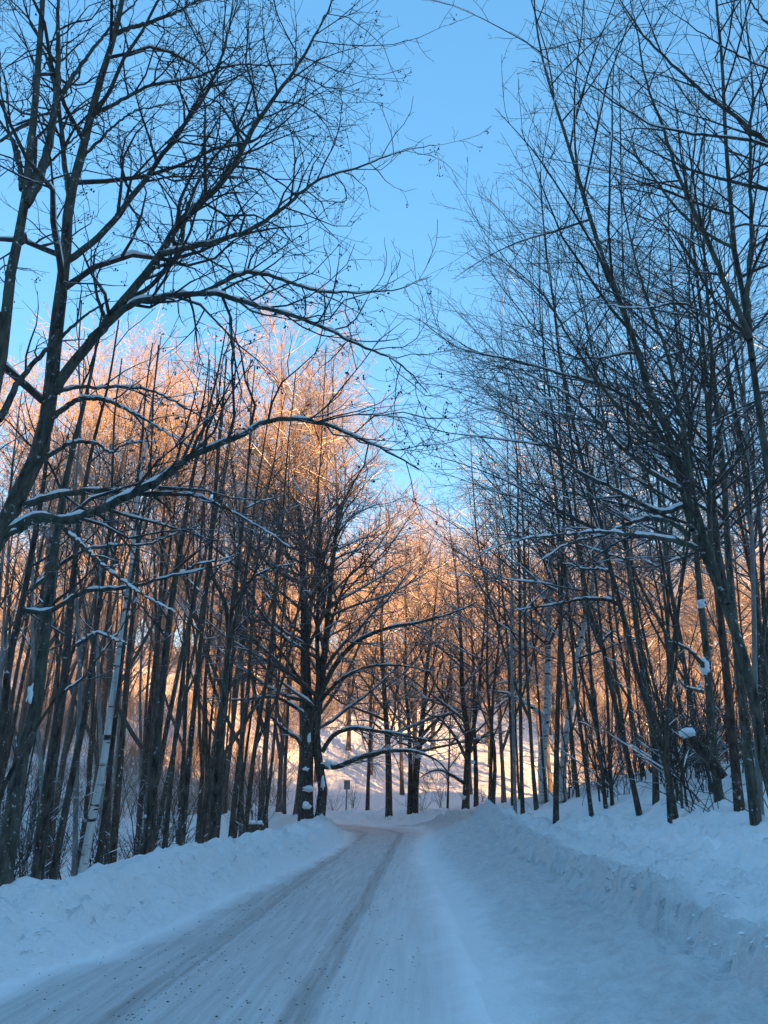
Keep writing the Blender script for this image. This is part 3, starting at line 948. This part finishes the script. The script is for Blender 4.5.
make_tree('bare_tree', 'tall bare tree with several steep stems filling the upper right of the sky', 'tree', [stem_from_px(p, w, 8.4, 15.5, 9.5, seed=61) for p, w in edge], 'ascend', M_GREEN, M_TWIG,
          seed=61, limbs=[limb_from_px(p, w, 8.5, 9.3, 22, seed=90 + i, w1=0.15) for i, (p, w) in enumerate(edge_l)], group='trees along the verges of the road', dens=1.1, lmax=3.0, side=(0.2, 0.1, 0), snowy=0.2)
over = [([(940, 520), (905, 380), (870, 290), (845, 220), (830, 150), (820, 60)], 24)]
over_l = [
    ([(850, 240), (800, 170), (768, 142), (735, 115), (700, 88), (660, 48), (630, 10), (610, -20)], 9),
    ([(850, 230), (800, 158), (768, 142), (720, 132), (690, 127), (640, 110), (600, 86), (570, 70), (532, 60)], 6),
    ([(830, 120), (800, 50), (768, 22), (740, -10)], 8),
    ([(840, 200), (800, 90), (768, 84), (735, 70), (690, 40), (650, -5)], 5),
]
make_tree('bare_tree', 'bare tree standing outside the right edge, its long dark limbs reaching in across the top', 'tree', [stem_from_px(p, w, 7.4, 15, 7.8, seed=62) for p, w in over], 'ascend', M_DARK, M_TWIG,
          seed=62, limbs=[limb_from_px(p, w, 7.5, 8.0, 22, seed=110 + i, w1=0.15) for i, (p, w) in enumerate(over_l)], group='trees along the verges of the road', dens=0.8, lmax=3.0, side=(-0.1, 0.2, 0), snowy=0.1)

# ------------------------------------------------------------------ great double-trunked maple and the trees round the bend
DM = 33.0
mst = [([(306, 824), (306, 790), (307, 760), (308, 720), (306, 680), (304, 600), (302, 560), (298, 500)], 18, 19),
       ([(317, 824), (323, 790), (319, 765), (316, 735), (321, 690), (326, 640), (331, 580), (337, 520)], 12, 18),
       ([(309, 735), (318, 690), (317, 640), (320, 560), (318, 490)], 7, 19)]
mlb = [([(318, 766), (336, 766), (358, 757), (381, 751), (403, 749), (420, 751), (438, 760), (452, 776)], 6),
       ([(322, 752), (333, 735), (350, 727), (376, 730), (403, 735), (429, 741), (460, 738)], 5),
       ([(305, 752), (298, 738), (284, 728), (272, 716), (255, 700)], 6),
       ([(316, 705), (334, 665), (355, 642), (379, 631), (420, 623), (450, 614), (478, 602)], 6),
       ([(312, 712), (340, 682), (365, 670), (406, 668), (430, 672)], 5),
       ([(322, 660), (332, 621), (342, 590), (352, 572), (367, 567), (385, 578)], 4.5),
       ([(308, 690), (285, 655), (270, 640), (245, 636)], 4.5),
       ([(306, 715), (280, 698), (240, 700), (205, 698)], 4)]
make_tree('maple_tree', 'great old double-trunked maple at the end of the snowbank, lumps of snow on its trunks', 'tree',
          [stem_from_px(p, w, DM, t, DM + 0.4, seed=130 + i, ground=(i < 2)) for i, (p, w, t) in enumerate(mst)], 'oak', M_DARK, M_TWIGR, seed=130,
          limbs=[limb_from_px(p, w, DM, DM + (i % 3 - 1) * 1.6, 20, seed=140 + i) for i, (p, w) in enumerate(mlb)], dens=1.35, snowy=0.5,
          patches=[(pix(309, 789, DM - .33), (.30, .13, .11)), (pix(307, 806, DM - .33), (.16, .12, .14)), (pix(306, 769, DM - .3), (.12, .1, .10)), (pix(323, 783, DM - .15), (.09, .10, .26)),
                   (pix(328, 765, DM - .15), (.16, .16, .18)), (pix(309, 737, DM - .25), (.07, .08, .2))])
BEND = [
    ('straight brown trunk on the bend, first one right of the great maple', 44, 17, 150, [([(389, 820), (388, 750), (385, 703), (382, 650)], 8.5)],
     [([(387, 735), (372, 722), (352, 720)], 3)], [(388, 747, 8, 5)]),
    ('short double trunk on the bend with boughs bursting out like a pollard', 45, 15, 151, [([(409, 820), (410, 750), (408, 715), (405, 680)], 6), ([(414, 820), (417, 765), (421, 735), (425, 690), (430, 640)], 9)],
     [([(420, 738), (434, 722), (450, 714), (472, 716)], 4), ([(419, 745), (400, 735), (385, 738)], 3.5), ([(420, 745), (440, 728), (448, 700), (452, 670)], 3.5)], [(418, 756, 7, 4)]),
    ('black-footed tree with one bough arching low, beside the ploughed mound', 43, 16, 152, [([(465, 812), (467, 774), (468, 739), (463, 700), (461, 640)], 9), ([(469, 750), (475, 720), (480, 680), (484, 630)], 5)],
     [([(464, 783), (452, 775), (440, 770), (430, 772), (420, 778)], 4), ([(467, 760), (455, 735), (440, 718), (425, 712), (418, 700)], 4), ([(470, 752), (485, 735), (498, 728)], 3.5)], [(463, 797, 5, 5), (473, 762, 5, 4)]),
    ('brown trunk close on the right of the black-footed tree', 46, 16, 153, [([(476, 810), (476, 774), (474, 720), (474, 670)], 6)], [], []),
    ('slim leaning brown trunk at the top end of the right-hand snow slope', 40, 15, 154, [([(493, 806), (495, 762), (490, 715), (487, 670)], 5), ([(490, 806), (491, 760), (493, 700)], 5)], [], []),
    ('very thin sapling trunk standing alone on the sunlit snow', 50, 11, 155, [([(447, 818), (449, 762), (451, 700)], 3)], [], []),
    ('thin tree on the pale slope by the road sign', 54, 14, 156, [([(368, 790), (370, 740), (371, 700)], 5)], [], []),
]
for lab, D, top, sd, tr, lm, pa in BEND:
    stems = [stem_from_px(p, w, D, top, D + .5, seed=sd + 3 * i, ground=(i == 0 or p[0][1] > 790)) for i, (p, w) in enumerate(tr)]
    make_tree('bare_tree', lab, 'tree', stems, 'oak', M_DARK if sd != 150 else M_BROWN, M_TWIGR, seed=sd, limbs=[limb_from_px(p, w, D, D + .8, 14, seed=sd + i) for i, (p, w) in enumerate(lm)],
              group='trees round the bend of the road', dens=1.0 if top > 12 else 0.5, snowy=0.5, patches=[(pix(a, b, D - .3), (c * px_size(D) / 2, .2, d * px_size(D) / 2)) for a, b, c, d in pa], nlev=4)

# ------------------------------------------------------------------ the stand behind the left bank, the stand on the right, the hillside wood
FAR = np.array([0.0, 0.0, 0.0])


def proto(name, style, bark, twig, h, rb, seed, dens=1.0, snowy=0.3, nlev=4, t0=None, forks=0):
    stems = [generic_stem(h, rb, seed)]
    r = np.random.default_rng(seed)
    for k in range(forks):
        P0, R0 = stems[0]
        i = int(len(P0) * (0.22 + 0.12 * k))
        W, d = [P0[i]], np.array([r.normal() * .35, r.normal() * .35, 1.0])
        for q in range(12):
            d = d + np.append(r.normal(size=2) * 0.05, 0.10)
            d /= np.linalg.norm(d)
            W.append(W[-1] + d * (h * 0.70 / 12))
        P = catmull(W, 16)
        stems.append((P, R0[i] * 0.7 * (1 - np.linspace(0, 1, 16)) + 0.012))
    return make_tree(name, 'x', 'tree', stems, style, bark, twig, seed=seed, dens=dens, snowy=snowy, own=False, nlev=nlev, t0=t0)


LM_L = [(-60, 'the tall forked alder'), (18, 'the lowest thick trunk'), (48, 'the stout dark trunk'), (83, 'the white birch'), (113, 'the brown midway trunk'), (148, 'the snow-lumped trunk'),
        (185, 'the high-forking trunk'), (212, 'the darkest forked trunk'), (243, 'the brown pair'), (285, 'the great maple')]
LM_R = [(478, 'the black-footed tree'), (515, 'the pale grey trunk'), (546, 'the straight white birch'), (566, 'the leaning white birch'), (604, 'the close thin pair'), (640, 'the S-kinked trunk'),
        (668, 'the snowy-boughed trunk'), (718, 'the knotty trunk'), (754, 'the lowest right trunk'), (800, 'the right-edge trunks')]
LM_C = [(250, 'the brown pair'), (310, 'the great maple'), (348, 'the road sign'), (389, 'the straight bend trunk'), (414, 'the short double trunk'), (466, 'the black-footed tree'), (515, 'the pale grey trunk')]


def screen_x(x, y):
    return 384 + x * F * CP / y


def near(x, y, marks):
    p = screen_x(x, y)
    return min(marks, key=lambda m: abs(m[0] - p))[1]


def deep(y, a, b, words=('just', 'a few paces', 'well')):
    return words[0] if y < a else words[1] if y < b else words[2]


def where_hill(x, y):
    p = screen_x(x, y)
    row = 'at the foot of' if y < 72 else 'low on' if y < 95 else 'high on' if y < 120 else 'atop'
    if p < 300:
        return row + ' the sunlit hill behind ' + near(x, y, LM_L)
    if p < 500:
        return row + ' the sunlit hill behind ' + near(x, y, LM_C)
    return row + ' the sunlit hill behind ' + near(x, y, LM_R)


LOOK = {}
protoS = [proto('bare_tree', 'slim', b, M_TWIG, h, rb, sd, dens=d, forks=fk, t0=.5) for b, h, rb, sd, d, fk in
          ((M_DARK, 15, .075, 201, 0.68, 0), (M_DARK, 17, .10, 202, 0.74, 0), (M_BROWN, 16, .085, 203, 0.74, 1), (M_DARK, 13, .05, 204, 0.62, 0), (M_GREY, 14, .08, 205, .9, 0), (M_DARK, 12, .038, 206, 0.62, 0))]
LOOK.update({o.name: t for o, t in zip(protoS, ('slender dark tree', 'taller dark tree', 'brown forked tree', 'thin dark tree', 'slim grey tree', 'spindly dark young tree'))})
protoR = [proto('bare_tree', 'ascend', b, M_TWIGR, h, rb, sd, dens=d, forks=fk) for b, h, rb, sd, d, fk in
          ((M_DARK, 15, .065, 211, 1.2, 0), (M_GREEN, 16, .075, 212, 1.2, 1), (M_DARK, 14, .05, 213, 1.2, 0))]
LOOK.update({o.name: t for o, t in zip(protoR, ('slender dark tree', 'forked greenish tree', 'thin dark tree'))})
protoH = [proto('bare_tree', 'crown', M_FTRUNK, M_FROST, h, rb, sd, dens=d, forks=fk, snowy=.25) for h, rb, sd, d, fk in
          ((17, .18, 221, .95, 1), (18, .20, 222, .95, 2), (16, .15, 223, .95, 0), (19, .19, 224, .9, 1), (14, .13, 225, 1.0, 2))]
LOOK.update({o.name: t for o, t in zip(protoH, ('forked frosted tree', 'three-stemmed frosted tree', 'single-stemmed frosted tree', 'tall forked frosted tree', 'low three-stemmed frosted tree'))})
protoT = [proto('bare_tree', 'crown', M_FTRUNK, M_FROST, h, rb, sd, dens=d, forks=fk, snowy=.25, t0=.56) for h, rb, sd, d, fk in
          ((21.5, .14, 231, 1.02, 2), (20.5, .12, 232, 1.0, 1), (18.5, .12, 233, 1.0, 2))]
first = {}


def put(src, x, y, label, group, sc, rz=None, dz=0.0, tilt=(0, 0)):
    z = float(hfun(x, y)) - dz
    rz = random.uniform(0, 6.28) if rz is None else rz
    if src.name not in first:
        first[src.name] = 1
        src.location, src.rotation_euler, src.scale = (x, y, z), (tilt[0], tilt[1], rz), sc
        src['label'], src['group'] = label, group
        return src
    return copy_thing(src, (x, y, z), rz, sc, label, group, tilt)


def scatter(n, pxr, Dr, ok, mind, tries=6000, power=1.0):
    out = []
    for _ in range(tries):
        if len(out) >= n:
            break
        D = Dr[0] + (Dr[1] - Dr[0]) * random.random() ** power
        x = float(ray(random.uniform(*pxr), 800)[0] * D)
        if ok(x, D) and all((x - a) ** 2 + (D - b) ** 2 > (mind(b)) ** 2 for a, b in out):
            out.append((x, D))
    return out


def uu(x, y):
    return float(road_u(x, y))


for x, y in scatter(38, (-70, 300), (12.5, 46), lambda x, y: uu(x, y) < -4.4 and (y < 36 or x < -7), lambda b: 0.75 + b * 0.012, power=0.8):
    q = random.choice(protoS)
    s = min(random.uniform(.85, 1.15), (0.46 * y + 3.2) / 15)
    put(q, x, y, LOOK[q.name] + ' standing ' + deep(y, 20, 30) + ' behind ' + near(x, y, LM_L) + ', left of the road', 'stand of trees behind the left snowbank', (s, s, s), tilt=(random.gauss(0, .03), random.gauss(.02, .03)))
for x, y in scatter(36, (470, 830), (15, 48), lambda x, y: uu(x, y) > (5.4 if y > 22 else 7.0), lambda b: 0.9 + b * 0.02, power=0.8):
    s = min(random.uniform(.85, 1.1), (0.58 * y + 3.0) / 15)
    q = random.choice(protoR)
    put(q, x, y, LOOK[q.name] + ' standing ' + deep(y, 20, 30) + ' behind ' + near(x, y, LM_R) + ', right of the road', 'stand of trees on the right slope', (s, s, s), tilt=(random.gauss(0, .03), random.gauss(-.03, .04)))
for px, D in ((55, 32), (115, 34), (152, 36), (205, 34), (244, 38), (296, 39), (15, 36), (185, 43), (262, 34), (95, 43), (225, 42), (285, 44), (140, 47), (225, 48), (35, 46), (300, 50), (-20, 40)):
    s = random.uniform(.88, 1.08) * (1.16 if px < 125 else 1)
    put(random.choice(protoT), float(ray(px, 800)[0] * D), D, 'tall full-crowned tree with sunlit top ' + deep(D, 35, 41) + ' behind ' + near(float(ray(px, 800)[0] * D), D, LM_L), 'tall trees over the left stand', (s, s, s))
hs = scatter(170, (-60, 830), (53, 140), lambda x, y: not (abs(x) < 5 and y < 58), lambda b: 2.2 + b * 0.022, tries=20000, power=1.15)
for x, y in hs:
    s = random.uniform(.85, 1.15)
    q = random.choice(protoH)
    put(q, x, y, LOOK[q.name] + ' ' + where_hill(x, y), 'wood on the far hillside', (s, s, s * random.uniform(.95, 1.1)))
print('hill trees', len(hs))
for q in protoS + protoR + protoH + protoT:
    print(q.name, [len(c.data.polygons) for c in q.children])

# ------------------------------------------------------------------ shrubs and brush
def shrub_proto(seed, h, n, ang, bark, snowy):
    r = np.random.default_rng(seed)
    t = thing('shrub', 'x', 'shrub', (0, 0, 0))
    W = np.zeros((n, 7, 3))
    d = np.stack([np.cos(a := r.random(n) * 6.28) * np.sin(e := np.radians(ang * r.random(n))), np.sin(a) * np.sin(e), np.cos(e)], -1)
    W[:, 0, :2] = r.normal(size=(n, 2)) * 0.12
    W[:, 0, 2] = -0.2
    ln = h * (0.5 + 0.5 * r.random(n))
    for k in range(1, 7):
        d = d + r.normal(size=(n, 3)) * 0.10
        d[:, 2] -= 0.02
        d /= np.linalg.norm(d, axis=1, keepdims=True)
        W[:, k] = W[:, k - 1] + d * (ln / 6)[:, None]
    R = (0.006 + 0.005 * ln)[:, None] * np.linspace(1, 0.35, 7)[None]
    g, s = Geo(), Geo()
    g.tubes(W, R, 5)
    c, rr = snow_on(W, R, r, cover=.6 - snowy, add=.008)
    if len(c):
        s.tubes(c, rr, 5)
    g.build('stems', bark, t)
    g = Geo()
    p2, r2 = children(W, R, 3.2, .15, .98, (25, 60), (.25, .5), 5, .7, .004, .12, .02, r, 2)
    g.tubes(p2, r2, 4)
    p3, r3 = children(p2, r2, 4.5, .15, .98, (25, 60), (.3, .6), 4, .7, .0035, .1, .02, r, 2)
    g.tubes(p3, r3, 3)
    c, rr = snow_on(p2, r2, r, cover=.75 - snowy, add=.006)
    if len(c):
        s.tubes(c, rr, 4)
    tw = g.build('twigs', M_TWIG, t)
    if s.n:
        s.build('branch_snow', M_CAP, tw)
    return t


SHL = ['upright twiggy shrub', 'low bushy shrub', 'tall wispy shrub', 'wide sprawling shrub']
shr = [shrub_proto(301, 3.0, 7, 35, M_DARK, .3), shrub_proto(302, 2.2, 9, 50, M_DARK, .4), shrub_proto(303, 4.2, 6, 25, M_DARK, .25), shrub_proto(304, 2.6, 8, 65, M_DARK, .45)]
for x, y in scatter(42, (-60, 290), (11, 34), lambda x, y: uu(x, y) < -4.2, lambda b: .6):
    s = random.uniform(.7, 1.2)
    k = random.randrange(4)
    put(shr[k], x, y, SHL[k] + ' ' + deep(y, 20, 28) + ' behind ' + near(x, y, LM_L) + ', left of the road', 'shrubs behind the left snowbank', (s, s, s))
for x, y in scatter(52, (560, 800), (15, 34), lambda x, y: uu(x, y) > 7.0, lambda b: .7):
    s = random.uniform(.8, 1.35)
    k = random.randrange(4)
    put(shr[k], x, y, SHL[k] + ' ' + deep(y, 20, 28) + ' behind ' + near(x, y, LM_R) + ', right slope', 'shrubs on the right slope', (s, s, s))
for x, y in scatter(18, (200, 520), (48, 74), lambda x, y: uu(x, min(y, 50)) > 4 or y > 52, lambda b: 1.0):
    s = random.uniform(.6, 1.1)
    k = random.randrange(4)
    put(shr[k], x, y, SHL[k] + ' ' + deep(y, 20, 28) + ' behind ' + near(x, y, LM_C) + ', on the far slope', 'shrubs on the far slope', (s, s, s))

r = np.random.default_rng(808)
n = 5600
yy = 45 + 100 * r.random(n) ** 0.9
xx = (r.random(n) * 1.5 - 0.76) * yy * 0.98
ok = ~((yy < 82) & (np.abs(xx - 3) < 11)) & ((yy > 57) | (xx < -9))
yy, xx = yy[ok], xx[ok]
n = len(xx)
m = 9
W = np.zeros((n * m, 5, 3))
bx, by = np.repeat(xx, m) + r.normal(size=n * m) * .5, np.repeat(yy, m) + r.normal(size=n * m) * .5
W[:, 0] = np.stack([bx, by, hfun(bx, by) - .1], -1)
d = np.stack([r.normal(size=n * m) * .35, r.normal(size=n * m) * .35, np.ones(n * m)], -1)
hl = np.repeat(r.uniform(1.2, 4.0, n), m) * r.uniform(.6, 1.0, n * m)
for q in range(1, 5):
    d += r.normal(size=(n * m, 3)) * .16
    d /= np.linalg.norm(d, axis=1, keepdims=True)
    W[:, q] = W[:, q - 1] + d * (hl / 4)[:, None]
g = Geo()
g.tubes(W, np.linspace(.022, .010, 5)[None] * np.ones((n * m, 1)), 3)
p2, r2 = children(W, np.full((n * m, 5), .014), 2.0, .2, .98, (25, 55), (.25, .5), 3, .8, .009, .12, .02, r, 2)
g.tubes(p2, r2, 3)
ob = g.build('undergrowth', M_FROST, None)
ob['label'], ob['category'], ob['kind'] = 'frosted twiggy undergrowth covering the far hillside between the trees', 'undergrowth', 'stuff'

# ------------------------------------------------------------------ small things
# snapped trunk leaning in the brush, snow cap on its end
Dn = 13.2
a, b2, c2 = pix(714, 766, Dn), pix(704, 752, Dn), pix(687, 737, Dn)
t = thing('fallen_log', 'broken log propped in the brush with a cap of snow on its raised end', 'log', tuple(pix(716, 770, Dn)))
g = Geo()
P = catmull([pix(722, 778, Dn), a, b2, c2], 12)
R = np.linspace(.10, .085, 12)
R[-1] = .02
g.tubes(P[None], R[None], 10)
g.build('trunk', M_DARK, t, t.location)
g = Geo()
g.patch(pix(688, 734, Dn), (.12, .12, .08), 5)
g.build('snow_cap', M_CAP, t, t.location)
g = Geo()
r = np.random.default_rng(77)
p1, r1 = children(P[None], R[None], 5, .1, .8, (40, 80), (.5, 1.0), 5, .3, .006, .1, -.02, r, 6, tipw=0, lmax=1.0)
g.tubes(p1, r1, 5)
g.build('stubs', M_DARK, t, t.location)

# two brush clumps of bent canes under the right-hand trees
for k, (px, py, n, lab) in enumerate(((706, 812, 12, 'clump of bent canes poking out of the snow before the knotty trunk'), (763, 812, 9, 'clump of bent canes beside the lowest thick trunk on the right'))):
    D = ground_hit(px, py)
    o = pix(px, py, D)
    t = thing('canes', lab, 'shrub', tuple(o))
    r = np.random.default_rng(400 + k)
    g = Geo()
    W = np.zeros((n, 8, 3))
    W[:, 0] = o + np.stack([r.normal(size=n) * .16, r.normal(size=n) * .16, -.1 * np.ones(n)], -1)
    d = np.stack([r.normal(size=n) * .7, r.normal(size=n) * .4, np.ones(n)], -1)
    for q in range(1, 8):
        d[:, 2] -= .10
        d += r.normal(size=(n, 3)) * .06
        d /= np.linalg.norm(d, axis=1, keepdims=True)
        W[:, q] = W[:, q - 1] + d * .17
    g.tubes(W, np.linspace(.009, .004, 8)[None] * np.ones((n, 1)), 5)
    p2, r2 = children(W, np.full((n, 8), .006), 3, .2, .95, (30, 60), (.2, .4), 4, .7, .003, .1, 0, r, 1)
    g.tubes(p2, r2, 3)
    g.build('stems', M_DARK, t, o)

# twigs sticking out of the snow
TW = [(512, 806, .7, .8, 'small forked twig lying on the snow before the left birch'), (556, 800, .55, .2, 'thin stalk standing in the snow between the two birches'), (530, 806, .5, -.5, 'crooked stalk in the snow left of the birches'),
      (270, 838, .35, -.5, 'short dark stick poking out of the left snowbank'), (582, 806, .8, .3, 'thin upright stalk in the snow right of the leaning birch'), (465, 834, .3, .9, 'short twig half buried in the end of the right snow mound'),
      (618, 800, .7, .1, 'pair of fine stalks in the snow beside the close pair of trunks')]
for k, (px, py, ln, lean, lab) in enumerate(TW):
    D = ground_hit(px, py)
    o = pix(px, py, D)
    r = np.random.default_rng(500 + k)
    d = np.array([lean, r.normal() * .2, 1.0])
    W = [o - np.array([0, 0, .05])]
    for q in range(5):
        d = d + r.normal(size=3) * .18
        d /= np.linalg.norm(d)
        W.append(W[-1] + d * ln / 5)
    g = Geo()
    W = np.array(W)[None]
    g.tubes(W, np.linspace(.010, .004, 6)[None], 5)
    p2, r2 = children(W, np.full((1, 6), .007), 5, .3, .95, (30, 55), (.3, .5), 4, .8, .003, .1, 0, r, 2)
    g.tubes(p2, r2, 4)
    ob = g.build('twig', M_DARK, None, o)
    ob.location = o
    ob['label'], ob['category'], ob['group'] = lab, 'twig', 'twigs poking out of the snow'

# two cut stumps by the left bank
for px, py, w, hh, lab in ((251, 834, .34, .55, 'low cut stump behind the snowbank, wider one of two'), (259, 832, .22, .75, 'narrow cut stump behind the snowbank, right of the wider stump')):
    D = 24.0
    o = pix(px, py, D)
    o[2] = float(hfun(o[0], o[1]))
    top = pix(px, 824, D)[2]
    t = thing('tree_stump', lab, 'stump', tuple(o), 'cut stumps behind the left snowbank')
    g = Geo()
    zz = np.array([o[2] - .2, o[2] + .1, (o[2] + top) / 2, top - .02, top, top])
    P = np.stack([np.full(6, o[0]), np.full(6, o[1]), zz], -1)
    g.tubes(P[None], np.array([w * .7, w * .6, w * .5, w * .48, w * .44, .002])[None], 12)
    g.build('trunk', M_BROWN, t, o)
    g = Geo()
    g.patch((o[0], o[1], top + .01), (w * .40, w * .40, .07), 9)
    g.build('snow_cap', M_CAP, t, o)

# road sign seen from behind on the bend
D = 50.0
o = pix(346, 811, D)
o[2] = float(hfun(o[0], o[1]))
t = thing('road_sign', 'small grey road sign on a thin post on the pale slope beyond the bend', 'road sign', tuple(o))
top = pix(347, 782, D)[2]
g = Geo()
P = np.array([[o[0], o[1], o[2] - .3], [o[0] + .02, o[1], (o[2] + top) / 2], [o[0] + .04, o[1], top + .1]])
g.tubes(P[None], np.full((1, 3), .045), 8)
g.build('post', M_METAL, t, o)


def box(name, c, s, mat, parent, org, bev=.01):
    import bmesh
    bm = bmesh.new()
    bmesh.ops.create_cube(bm, size=1)
    for v in bm.verts:
        v.co.x, v.co.y, v.co.z = v.co.x * s[0] + c[0] - org[0], v.co.y * s[1] + c[1] - org[1], v.co.z * s[2] + c[2] - org[2]
    bmesh.ops.bevel(bm, geom=bm.edges[:], offset=bev, segments=2, affect='EDGES')
    me = bpy.data.meshes.new(name)
    bm.to_mesh(me)
    bm.free()
    me.materials.append(mat)
    ob = bpy.data.objects.new(name, me)
    COL.objects.link(ob)
    ob.parent = parent
    return ob


box('sign_panel', (o[0] + .04, o[1] - .062, top - .16), (.36, .025, .52), M_METAL, t, o)

# grit on the road and crumbs of dirty snow along the banks
r = np.random.default_rng(900)
n = 3800
y = 5 + 30 * r.random(n) ** 1.6
u = np.where(r.random(n) < .5, np.where(r.random(n) < .5, -.68, .68) + r.normal(size=n) * .28, r.uniform(-1.9, 1.6, n))
x = road_c(y) + u
sz = .0025 + .006 * r.random(n) ** 4
g = Geo()
g.octas(np.stack([x, y, hfun(x, y) + sz * .3], -1), np.stack([sz * (1 + r.random(n)), sz * (1 + r.random(n)), sz * .7], -1))
ob = g.build('road_grit', M_GRIT, None)
ob['label'], ob['category'], ob['kind'] = 'dark grit and crumbs strewn over the packed snow of the road', 'grit', 'stuff'
n = 420
y = 6 + 20 * r.random(n) ** 1.3
dl = r.uniform(.25, .75, n)
clump = fbm(y, y * 0, 1.3, 2, 4)
kx = road_c(y) - road_wl(y) - dl
yr = 6.5 + 16 * r.random(n) ** 1.2
dr = 2.05 + r.normal(size=n) * .12
kr = road_c(yr) + road_wr(yr) + dr
X = np.concatenate([kx[clump > .1], kr])
Y = np.concatenate([y[clump > .1], yr])
keep = fbm(X, Y, .9, 2, 61) > .12
X, Y = X[keep], Y[keep]
m = len(X)
sz = .003 + .007 * r.random(m) ** 3
g = Geo()
g.octas(np.stack([X, Y, hfun(X, Y) + sz * .2], -1), np.stack([sz * (1 + r.random(m)), sz, sz * .8], -1))
ob = g.build('dirt_crumbs', M_GRIT, None, smooth=False)
ob['label'], ob['category'], ob['kind'] = 'dark dirt crumbs showing along the faces of the ploughed snowbanks', 'dirt', 'stuff'
n = 5000
yr = 5 + 22 * r.random(n) ** 1.5
sd = r.random(n) < .55
dd = np.where(sd, r.uniform(1.9, 3.4, n), r.uniform(.1, 1.3, n))
X = np.where(sd, road_c(yr) + road_wr(yr) + dd, road_c(yr) - road_wl(yr) - dd)
sz = .006 + .022 * r.random(n) ** 4
g = Geo()
g.octas(np.stack([X, yr, hfun(X, yr) + sz * .1], -1), np.stack([sz * (.8 + .6 * r.random(n)), sz * (.8 + .6 * r.random(n)), sz * .7], -1))
ob = g.build('snow_lumps', M_CAP, None, smooth=False)
ob['label'], ob['category'], ob['kind'] = 'loose crumbled lumps of snow on the ploughed banks', 'snow', 'stuff'

# ------------------------------------------------------------------ light, sky, camera
EL, AZ = math.radians(18.0), math.radians(150.0)       # sun low behind the viewer, to the right
sd = np.array([math.sin(AZ) * math.cos(EL), math.cos(AZ) * math.cos(EL), math.sin(EL)])
sun = bpy.data.lights.new('sun', 'SUN')
sun.energy = 5.0
sun.angle = math.radians(0.5)
sun.color = (1.0, 0.53, 0.19)
so = bpy.data.objects.new('sun', sun)
COL.objects.link(so)
from mathutils import Vector
so.rotation_euler = Vector(sd).to_track_quat('Z', 'Y').to_euler()
so.location = (10, -60, 80)

w = bpy.data.worlds.new('World')
scene.world = w
w.use_nodes = True
nt = w.node_tree
bg = nt.nodes['Background']
sky = nt.nodes.new('ShaderNodeTexSky')
sky.sky_type = 'NISHITA'
sky.sun_disc = False
sky.sun_elevation = EL
sky.sun_rotation = AZ
sky.air_density = 1.0
sky.dust_density = 0.3
sky.ozone_density = 1.6
gm = nt.nodes.new('ShaderNodeGamma')
gm.inputs[1].default_value = 0.5
hs_ = nt.nodes.new('ShaderNodeHueSaturation')
hs_.inputs['Hue'].default_value = 0.498
hs_.inputs['Saturation'].default_value = 1.9
hs_.inputs['Value'].default_value = 1.35
nt.links.new(sky.outputs[0], gm.inputs[0])
nt.links.new(gm.outputs[0], hs_.inputs['Color'])
nt.links.new(hs_.outputs[0], bg.inputs[0])
bg.inputs[1].default_value = 0.135

cam = bpy.data.cameras.new('camera')
co = bpy.data.objects.new('camera', cam)
COL.objects.link(co)
cam.sensor_fit = 'VERTICAL'
cam.angle_y = 2 * math.atan(512 / F)
cam.clip_start = 0.1
cam.clip_end = 1200
co.location = EYE
co.rotation_euler = (math.radians(90) + PITCH, 0, 0)
scene.camera = co
scene.view_settings.view_transform = 'Standard'
scene.view_settings.look = 'None'
scene.view_settings.exposure = 1.9
scene.view_settings.gamma = 1
scene.cycles.max_bounces = 4
scene.cycles.diffuse_bounces = 3
scene.cycles.glossy_bounces = 1
scene.cycles.transmission_bounces = 0
